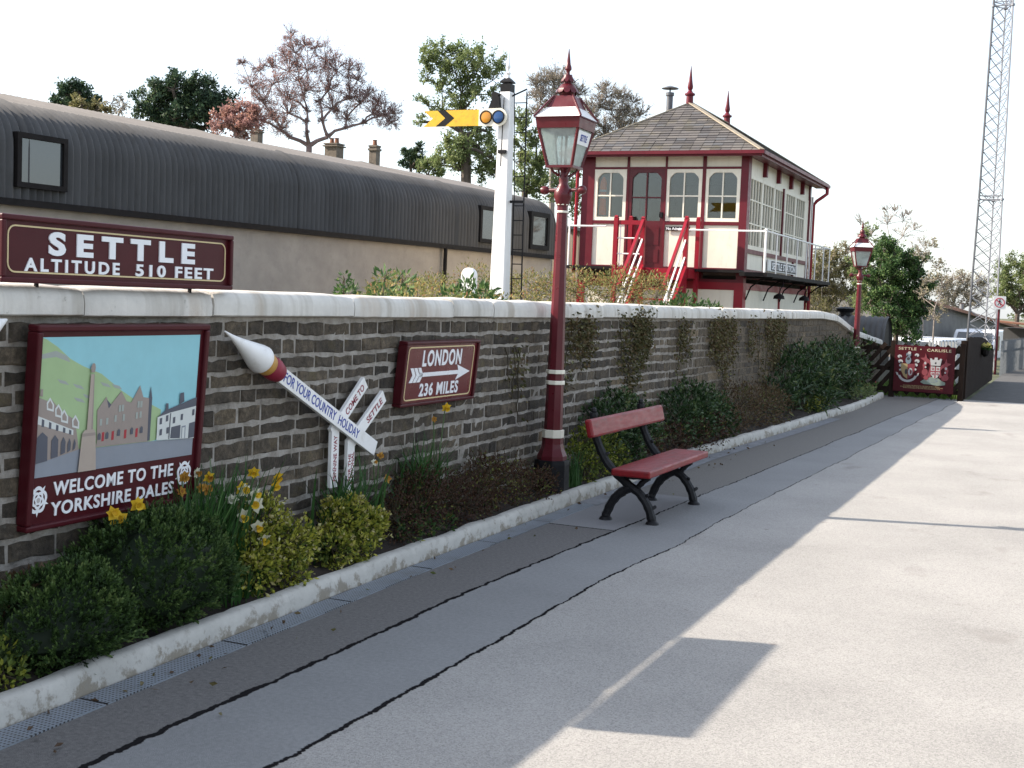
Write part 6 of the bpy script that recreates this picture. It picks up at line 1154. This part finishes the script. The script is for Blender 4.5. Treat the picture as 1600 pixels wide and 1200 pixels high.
def gate():
    t = thing("wooden_gate", "dark diagonal paled wooden gate and fence closing the platform end", "gate", (-4.1, 26.85, 0)); L = 2.12
    for z in (.16, .58, .98): r_ = MB(); r_.span((0, .02, z - .045), (L, .06, z + .045)); r_.build("rail", mt["wood_dark"], t)
    for x in (-.02, .72, L - .07): p = MB(); p.span((x, -.02, 0), (x + .1, .1, 1.14)); p.build("post", mt["wood_dark"], t)
    b = MB(); k = -1.0
    while k < L:
        x0, z0, x1, z1 = k, .08, k + .80, 1.08
        if x0 < 0: z0 += (0 - x0) * 1.25; x0 = 0
        if x1 > L: z1 -= (x1 - L) * 1.25; x1 = L
        if x1 - x0 > .08: b.beam((x0, -.005, z0), (x1, -.005, z1), .03, .075, up=(0, 1, 0)) if False else b.beam((x0, -.005, z0), (x1, -.005, z1), .022, .085, up=(1, 0, 0))
        k += .205
    b.build("pale", mt["wood_dark"], t)
    # sign with two coats of arms
    s = thing("railway_crest_sign", "maroon sign with two coats of arms reading SETTLE CARLISLE, hung on the wooden gate", "sign", (-3.29, 26.79, .13)); W_, H_ = 1.16, .93
    b = MB(); b.span((0, 0, 0), (W_, .025, H_)); b.build("panel", mt["sign_maroon"], s)
    lm = flat("muted_cream_letter", (.48, .42, .28))  # cream lettering muted along with the crests
    for tx, x0, z0, w_ in (("SETTLE", .07, .835, .345), ("CARLISLE", .62, .825, .46)): b = MB(); text(b, tx, x0, z0, w_, .055, 0, bold=.012, spacing=1.15); b.build("lettering", lm, s)
    b = MB(); b.box((.5, -.002, .86), (.02, .004, .02)); b.build("dot", lm, s)
    random.seed(9); b = MB()
    for z, x0, x1 in ((.125, .20, .9), (.10, .14, .96), (.075, .2, .9)):
        x = x0
        while x < x1: w_ = U(.012, .03); b.box((x + w_ / 2, -.001, z), (w_, .003, .014)); x += w_ + U(.006, .014)
    b.build("small_print", flat("muted_gold", (.25, .19, .09)), s)  # gold small print muted along with the crests
    pal = [flat("crest_gold", (.28, .21, .10)), flat("crest_blue_grey", (.13, .165, .20)), flat("crest_white", (.36, .36, .36)), flat("crest_red", (.20, .035, .045)), flat("crest_green", (.17, .21, .18)), flat("crest_dark", (.03, .025, .03)), flat("crest_dark_red", (.16, .02, .03))]  # crest colours darkened to put the gate's shade into the paint
    n_ = [0]; e = MB()
    def pg(pts, mi): n_[0] += 1; e.prism(pts, -.001 - .0004 * n_[0], 0, mi)
    def ell(cx, cz, a, c_, mi, n=18): pg([(cx + a * math.cos(6.283 * k / n), cz + c_ * math.sin(6.283 * k / n)) for k in range(n)], mi)
    cx = .27; sh = lambda s_: [(cx - .135 * s_, .56), (cx + .135 * s_, .56), (cx + .13 * s_, .42), (cx + .08 * s_, .31), (cx, .25), (cx - .08 * s_, .31), (cx - .13 * s_, .42)]
    for q in ((-.17, .70, .045), (-.15, .60, .05), (-.13, .52, .045), (.16, .74, .045), (.17, .62, .05), (.15, .54, .04), (-.14, .43, .03), (.14, .45, .03)): ell(cx + q[0], q[1], q[2], q[2] * .8, 2, 7); ell(cx + q[0] * .93, q[1] - .02, q[2] * .5, q[2] * .4, 5, 6)
    pg(sh(1), 6); pg([(cx - .135, .56), (cx - .01, .56), (cx, .25), (cx - .08, .31), (cx - .13, .42)], 0); ell(cx - .03, .40, .03, .06, 5, 7); ell(cx + .05, .40, .045, .08, 2, 8); ell(cx + .06, .40, .02, .05, 6, 6); ell(cx + .03, .50, .03, .03, 6, 8)
    ell(cx, .63, .055, .075, 1); ell(cx, .66, .03, .03, 5); ell(cx, .74, .05, .05, 1, 7); ell(cx + .015, .78, .035, .03, 2, 6); ell(cx - .02, .72, .018, .02, 5, 6)
    sc_ = [(cx + .19 * math.cos(R_(a)), .36 + .17 * math.sin(R_(a))) for a in range(-165, -14, 15)] + [(cx + .145 * math.cos(R_(a)), .36 + .125 * math.sin(R_(a))) for a in range(-15, -166, -15)]; pg(sc_, 2); pg([(cx + .17, .31), (cx + .21, .33), (cx + .22, .39), (cx + .19, .37)], 2); pg([(cx - .17, .31), (cx - .21, .33), (cx - .23, .38), (cx - .19, .37)], 2)
    e.build("left_coat_of_arms", pal, s); e = MB(); cx = .80
    pg([(cx - .27, .22), (cx - .2, .27), (cx - .08, .32), (cx + .05, .31), (cx + .13, .25), (cx + .2, .22), (cx + .2, .17), (cx + .05, .15), (cx - .12, .17), (cx - .2, .17), (cx - .27, .20)], 4); ell(cx - .04, .24, .1, .03, 1, 10); ell(cx - .04, .24, .07, .018, 4, 10)
    for s_ in (-1, 1):
        dz = -.06 if s_ > 0 else .03
        pg([(cx + s_ * .09, .30), (cx + s_ * .15, .34), (cx + s_ * .12, .42 + dz), (cx + s_ * .10, .52 + dz), (cx + s_ * .15, .58 + dz), (cx + s_ * .19, .50 + dz), (cx + s_ * .23, .42 + dz), (cx + s_ * .25, .52 + dz), (cx + s_ * .22, .60 + dz), (cx + s_ * .30, .66 + dz), (cx + s_ * .22, .67 + dz), (cx + s_ * .2, .76 + dz), (cx + s_ * .17, .66 + dz), (cx + s_ * .11, .62 + dz), (cx + s_ * .06, .54 + dz), (cx + s_ * .06, .40)], 3)
        ell(cx + s_ * .20, .38 + dz, .06, .07, 3, 9); ell(cx + s_ * .2, .56 + dz, .022, .03, 2, 6); ell(cx + s_ * .19, .48 + dz, .018, .02, 2, 6); ell(cx + s_ * .17, .30, .05, .05, 3, 8)
    pg([(cx - .09, .53), (cx + .09, .53), (cx + .085, .38), (cx + .04, .31), (cx, .29), (cx - .04, .31), (cx - .085, .38)], 2); pg([(cx - .012, .53), (cx + .012, .53), (cx + .012, .30), (cx - .012, .30)], 3); pg([(cx - .09, .445), (cx + .09, .445), (cx + .088, .42), (cx - .088, .42)], 3)
    for a, c_ in ((-.048, .485), (.048, .485), (-.045, .385), (.045, .385)): ell(cx + a, c_, .024, .024, 3, 10); ell(cx + a, c_, .009, .009, 2, 8)
    pg([(cx - .09, .55), (cx + .09, .55), (cx + .115, .69), (cx + .075, .69), (cx + .07, .665), (cx + .03, .665), (cx + .03, .71), (cx - .025, .71), (cx - .03, .665), (cx - .07, .665), (cx - .075, .69), (cx - .115, .69)], 2); ell(cx, .60, .018, .022, 5, 8)
    e.build("right_coat_of_arms", pal, s)
gate()
def side_fence():
    t = thing("board_fence", "dark vertical board fence sloping down beyond the gate", "fence", (-1.93, 27.0, 0)); b = MB(); y = 0.0; L = 9.2; random.seed(4)
    while y < L:
        u = y / L; h = 1.27 - .12 * u - .34 * max(0, (u - .35) / .65) ** 2; b.span((-.012, y, .03), (.012, y + .112, h + U(-.01, .01))); y += .118
    b.build("boards", mt["wood_dark"], t); b = MB()
    for y in (0.02, 2.3, 4.6, 6.9, 9.1): b.span((-.12, y - .05, 0), (-.013, y + .05, 1.2 - .25 * (y / L)))
    b.span((-.06, 0, .3), (-.013, L, .38)); b.span((-.06, 0, .8), (-.013, L, .87)); b.build("posts_and_rails", mt["wood_dark"], t)
    t = thing("flower_basket", "dark trough of pale yellow pansies fixed to the board fence", "planter", (-1.84, 31.2, .78)); b = MB(); b.lathe([(.05, 0), (.13, .06), (.16, .16)], 10); b.v = [(x * .7, y * 1.6, z) for x, y, z in b.v]; b.build("trough", mt["hut_dark"], t); b = MB()
    for k in range(80): leaf(b, Vector((U(-.1, .1), U(-.24, .24), .16 + U(0, .07))), rnd_dir(.4), .08, .06, U(0, 1))
    b.build("foliage", mt["g_mid"], t); b = MB()
    for k in range(70): leaf(b, Vector((U(-.1, .12), U(-.24, .24), .2 + U(0, .08))), Vector((.6, -.6, .3)) + rnd_dir() * .7, .07, .07, U(.5, 1))
    b.build("blossom", leafmat("pansy_petal", [(0, (.6, .5, .08)), (1, (.75, .7, .3))], .3), t)
side_fence()
def grass_stuff():
    random.seed(12); b = MB()
    for k in range(5200):
        x, y = U(-4.0, -2.0), U(27.0, 33.0); blade(b, (x, y, -.02), U(0, 6.28), U(.08, .24), .014, U(.3, 1.2), min(1, max(0, random.gauss(.7, .2))), 2)
    tag(b.build("grass", leafmat("lawn_grass", [(0, (.04, .09, .02)), (1, (.15, .25, .05))], .3)), kind="stuff")
    t = thing("daffodil_clump", "yellow daffodils in the grass showing under the gate", "plant", (-2.9, 27.6, 0)); bb = MB()
    for k in range(30): blade(bb, (U(-.4, .4), U(-.1, .1), 0), U(0, 6.28), U(.15, .3), .014, .5, U(.4, 1), 3)
    bb.build("leaves", mt["g_maple"], t)
    for x in (-3.15, -3.0, -2.83, -2.7): daffodil(t, (x, 27.6, 0), (x + .02, 27.55, U(.12, .24)), (.3, -1, 0), "petal_y", "petal_y", 1.5)
grass_stuff()
def mast():
    p0 = at(1535, 531, 41); t = thing("lattice_mast", "tall thin steel lattice radio mast rising beyond the gate", "mast", (p0.x, p0.y, 0)); secs = [(0, .88), (5.4, .70), (11.45, .58), (17.5, .5)]
    def leg(z, k):
        for (za, wa), (zb, wb) in zip(secs, secs[1:]):
            if za <= z <= zb: w_ = wa + (wb - wa) * (z - za) / (zb - za)
        a = R_(205 + 120 * k); return Vector((w_ * .577 * math.cos(a), w_ * .577 * math.sin(a), z))
    for k in range(3): b = MB(); b.tube([leg(z, k) for z in (0, 5.4, 11.45, 17.5)], .035 if k == 0 else .026, 6); b.build("leg", mt["steel_dark"] if k == 0 else mt["steel_pale"], t)
    b = MB(); z = .2; i = 0
    while z < 17:
        for k in range(3): b.tube([leg(z, k), leg(min(17.4, z + .42), (k + 1) % 3)], .014, 4, cap=False); b.tube([leg(min(17.4, z + .42), k), leg(z, (k + 1) % 3)], .011, 4, cap=False)
        z += .42
    for zz in (5.4, 11.45):
        for k in range(3): b.tube([leg(zz, k), leg(zz, (k + 1) % 3)], .02, 6); b.tube([leg(zz + .12, k), leg(zz + .12, (k + 1) % 3)], .016, 6); b.lathe([(.06, zz - .03), (.06, zz + .03)], 8, (leg(zz, k).x, leg(zz, k).y, 0))
    b.build("lattice_bracing", mt["steel_pale"], t)
mast()
def road_sign():
    p = at(1558, 530, 39); t = thing("warning_sign", "white no pedestrians sign on a maroon post at the right", "sign", (p.x, p.y, -.3)); h = at(1561, 473, 39).z + .3
    b = MB(); b.tube([(0, 0.03, 0), (0, .03, h + .15)], .035, 8); b.build("post", mt["maroon"], t); f_ = Matrix.Rotation(R_(12), 3, 'Z')
    def add(nm, fn, m): b = MB(); fn(b); b.v = [tuple(f_ @ Vector(v)) for v in b.v]; return b.build(nm, m, t)
    add("plate", lambda b: b.prism(rrect(-.18, h - .2, .18, h + .2, .03), -.02, 0), mt["white"])
    rd = flat("prohibition_red", (.5, .06, .08))
    add("red_ring", lambda b: [b.prism([(.15 * math.cos(R_(a)), h + .15 * math.sin(R_(a))), (.15 * math.cos(R_(a + 15)), h + .15 * math.sin(R_(a + 15))), (.12 * math.cos(R_(a + 15)), h + .12 * math.sin(R_(a + 15))), (.12 * math.cos(R_(a)), h + .12 * math.sin(R_(a)))], -.024, -.02) for a in range(0, 360, 15)] + [b.beam((-.1, -.024, h + .09), (.1, -.024, h - .09), .006, .028, up=(0, 0, 1))], rd)
    add("walking_figure", lambda b: (b.lathe([(.0, -.0005), (.022, 0), (.022, .003)], 10, (0.005, -.0215, h + .085), axis=(0, -1, 0)), b.beam((0, -.022, h + .06), (-.005, -.022, h - .01), .004, .045), b.beam((0, -.022, h), (.045, -.022, h - .085), .004, .022), b.beam((-.005, -.022, h), (-.05, -.022, h - .085), .004, .022), b.beam((0, -.022, h + .05), (.055, -.022, h + .01), .004, .016), b.beam((0, -.022, h + .05), (-.05, -.022, h + .015), .004, .016)), mt["black"])
road_sign()
def van(label, px, py, depth, rz, base_z):
    p = at(px, py, depth); t = thing("parked_van", label, "van", (p.x, p.y, base_z), rz)      # x forward, length along x
    pts = [(-2.3, .35), (2.3, .35), (2.35, .75), (2.2, .95), (1.75, 1.05), (1.05, 1.85), (.8, 1.95), (-2.2, 1.98), (-2.32, 1.85)]; b = MB(); b.prism(pts, -.88, .88); b.build("body", mt["van"], t, bevel=.05)
    g = MB(); g.faces([(1.76, -.78, 1.07), (1.76, .78, 1.07), (1.1, .7, 1.83), (1.1, -.7, 1.83)], [(0, 1, 2, 3)]); g.v = [(x + .025, y, z + .02) for x, y, z in g.v]; g.build("windscreen", mt["dark_pane"], t)
    for s_ in (-1, 1): g = MB(); g.prism([(.35, 1.1), (1.5, 1.1), (1.0, 1.72), (.35, 1.72)], s_ * .885 - .004, s_ * .885 + .004); g.build("side_window", mt["dark_pane"], t)
    for x in (-1.45, 1.5):
        for s_ in (-1, 1): w_ = MB(); w_.lathe([(.2, -.1), (.33, -.1), (.34, 0), (.33, .1), (.2, .1)], 20, (x, s_ * .82, .34), axis=(0, 1, 0)); w_.build("wheel", mt["tyre"], t)
    for s_ in (-1, 1): l = MB(); l.box((2.3, s_ * .65, .85), (.08, .3, .16)); l.build("headlight", mt["lamp_glass"], t)
van("white van parked behind the board fence at the foot of the mast", 1530, 540, 56, R_(264), -.85)
van("white van half hidden behind the gate under the laurel tree", 1443, 545, 45, R_(258), -1.1)
def palisade(label, pts, zt, zb, name="palisade_fence"):
    t = thing(name, label, "fence", pts[0]); b = MB(); r_ = MB(); o_ = Vector(pts[0])
    for p, q in zip(pts, pts[1:]):
        p, q = Vector(p) - o_, Vector(q) - o_; L = (q - p).length; n = int(L / .16); dv = (q - p).normalized()
        for k in range(n): c = p + dv * (k * .16); z0 = -o_.z + zb; b.beam((c.x, c.y, z0), (c.x, c.y, zt - o_.z), .075, .014, up=dv); b.faces([(c.x - dv.x * .037, c.y - dv.y * .037, zt - o_.z), (c.x + dv.x * .037, c.y + dv.y * .037, zt - o_.z), (c.x, c.y, zt - o_.z + .06)], [(0, 1, 2)])
        for z in (zt - .3, zb + .3): r_.beam((p.x, p.y + .03, z - o_.z), (q.x, q.y + .03, z - o_.z), .03, .05)
    b.build("pales", mt["galv"], t); r_.build("rails", mt["galv"], t)
a, b_ = at(1452, 545, 37), at(1508, 545, 38); palisade("grey steel palisade fence showing above the gate sign", [(a.x, a.y, 0), (b_.x, b_.y, 0)], .92, -.3)
a, b_ = at(1566, 545, 38), at(1640, 545, 52); palisade("pale steel palisade fence at the right edge beyond the board fence", [(a.x, a.y, 0), (b_.x, b_.y, 0)], 1.0, -.4)
p = at(1500, 540, 30); t = thing("white_post", "white capped post beside the gate post", "post", (p.x, p.y, 0)); b = MB(); b.span((-.06, -.06, 0), (.06, .06, 1.02)); b.build("shaft", mt["white"], t); b = MB(); b.lathe([(.085, 1.02), (.09, 1.06), (.06, 1.13), (.02, 1.15)], 12); b.build("cap", mt["white"], t)
def shed():
    A, B = at(1432, 466, 52), at(1592, 512, 74); A.z += 0; t = thing("long_shed", "long low grey shed with a sloping roof behind the parked van", "building", (A.x, A.y, 0)); b = MB(); o_ = Vector((A.x, A.y, 0)); a, c = A - o_, B - o_; dv = (c - a); dv.z = 0; dv.normalize(); n = Vector((-dv.y, dv.x, 0))
    b.faces([(0, 0, -1.5), (c.x, c.y, -1.5), c, a, n * 8 + Vector((0, 0, -1.5)), c + n * 8 - Vector((0, 0, c.z + 1.5)), c + n * 8, a + n * 8], [(0, 1, 2, 3), (1, 5, 6, 2), (4, 7, 6, 5), (0, 3, 7, 4)]); b.build("wall", mt["shed"], t)
    b = MB(); off = -n * .3; b.faces([a + off + Vector((0, 0, .02)), c + off + Vector((0, 0, .02)), c + n * 8 + Vector((0, 0, .6)), a + n * 8 + Vector((0, 0, .6)), a + off - Vector((0, 0, .12)), c + off - Vector((0, 0, .12))], [(0, 1, 2, 3), (4, 5, 1, 0)]); b.build("roof", mt["rust"], t)
    for k in (.55, .75): q = a.lerp(c, k) + n * 2; b = MB(); b.lathe([(.12, q.z), (.1, q.z + .9), (.16, q.z + .95)], 10, (q.x, q.y, 0)); b.build("flue", mt["galv"], t)
    A = at(1568, 512, 50); t = thing("lean_to_shed", "dark timber lean to shed with a rusty roof edge at the right edge", "shed", (A.x, A.y, 0)); b = MB(); b.span((0, 0, -.8), (2.6, 3, A.z)); b.build("wall", mt["hut_metal"], t); b = MB(); b.beam((-.2, -.2, A.z + .25), (2.9, -.2, A.z + .02), 3.4, .06); b.build("roof", mt["rust"], t)
shed()
def back_fence():
    a, b_ = at(866, 412, 40), at(925, 415, 41.5); t = thing("timber_fence", "weathered timber fence between the hut and the signal box", "fence", (a.x, a.y, .8)); b = MB(); dv = (b_ - a); dv.z = 0; n = int(dv.length / .16); dv.normalize(); h = at(880, 352, 40).z - .8
    for k in range(n + 1): c = dv * (k * .16); b.beam((c.x, c.y, 0), (c.x, c.y, h + U(-.02, .02)), .15, .03, up=dv)
    b.build("boards", mt["wood_grey"], t); b = MB(); b.beam((0, 0, h + .02), tuple(dv * n * .16 + Vector((0, 0, h - .15))), .35, .1); b.build("capping", mt["shed"], t)
back_fence()

random.seed(77); b = MB()
for k in range(90):
    y = U(3.2, 16); x = kerb_x(y) + abs(random.gauss(0.02, .22)) + .02; p = Vector((x, y, .012)); leaf(b, p, Vector((U(-1, 1), U(-1, 1), U(0, .25))), U(.02, .045), U(.012, .025), U(0, 1))
tag(b.build("fallen_leaves", mt["g_dry"]), kind="stuff")
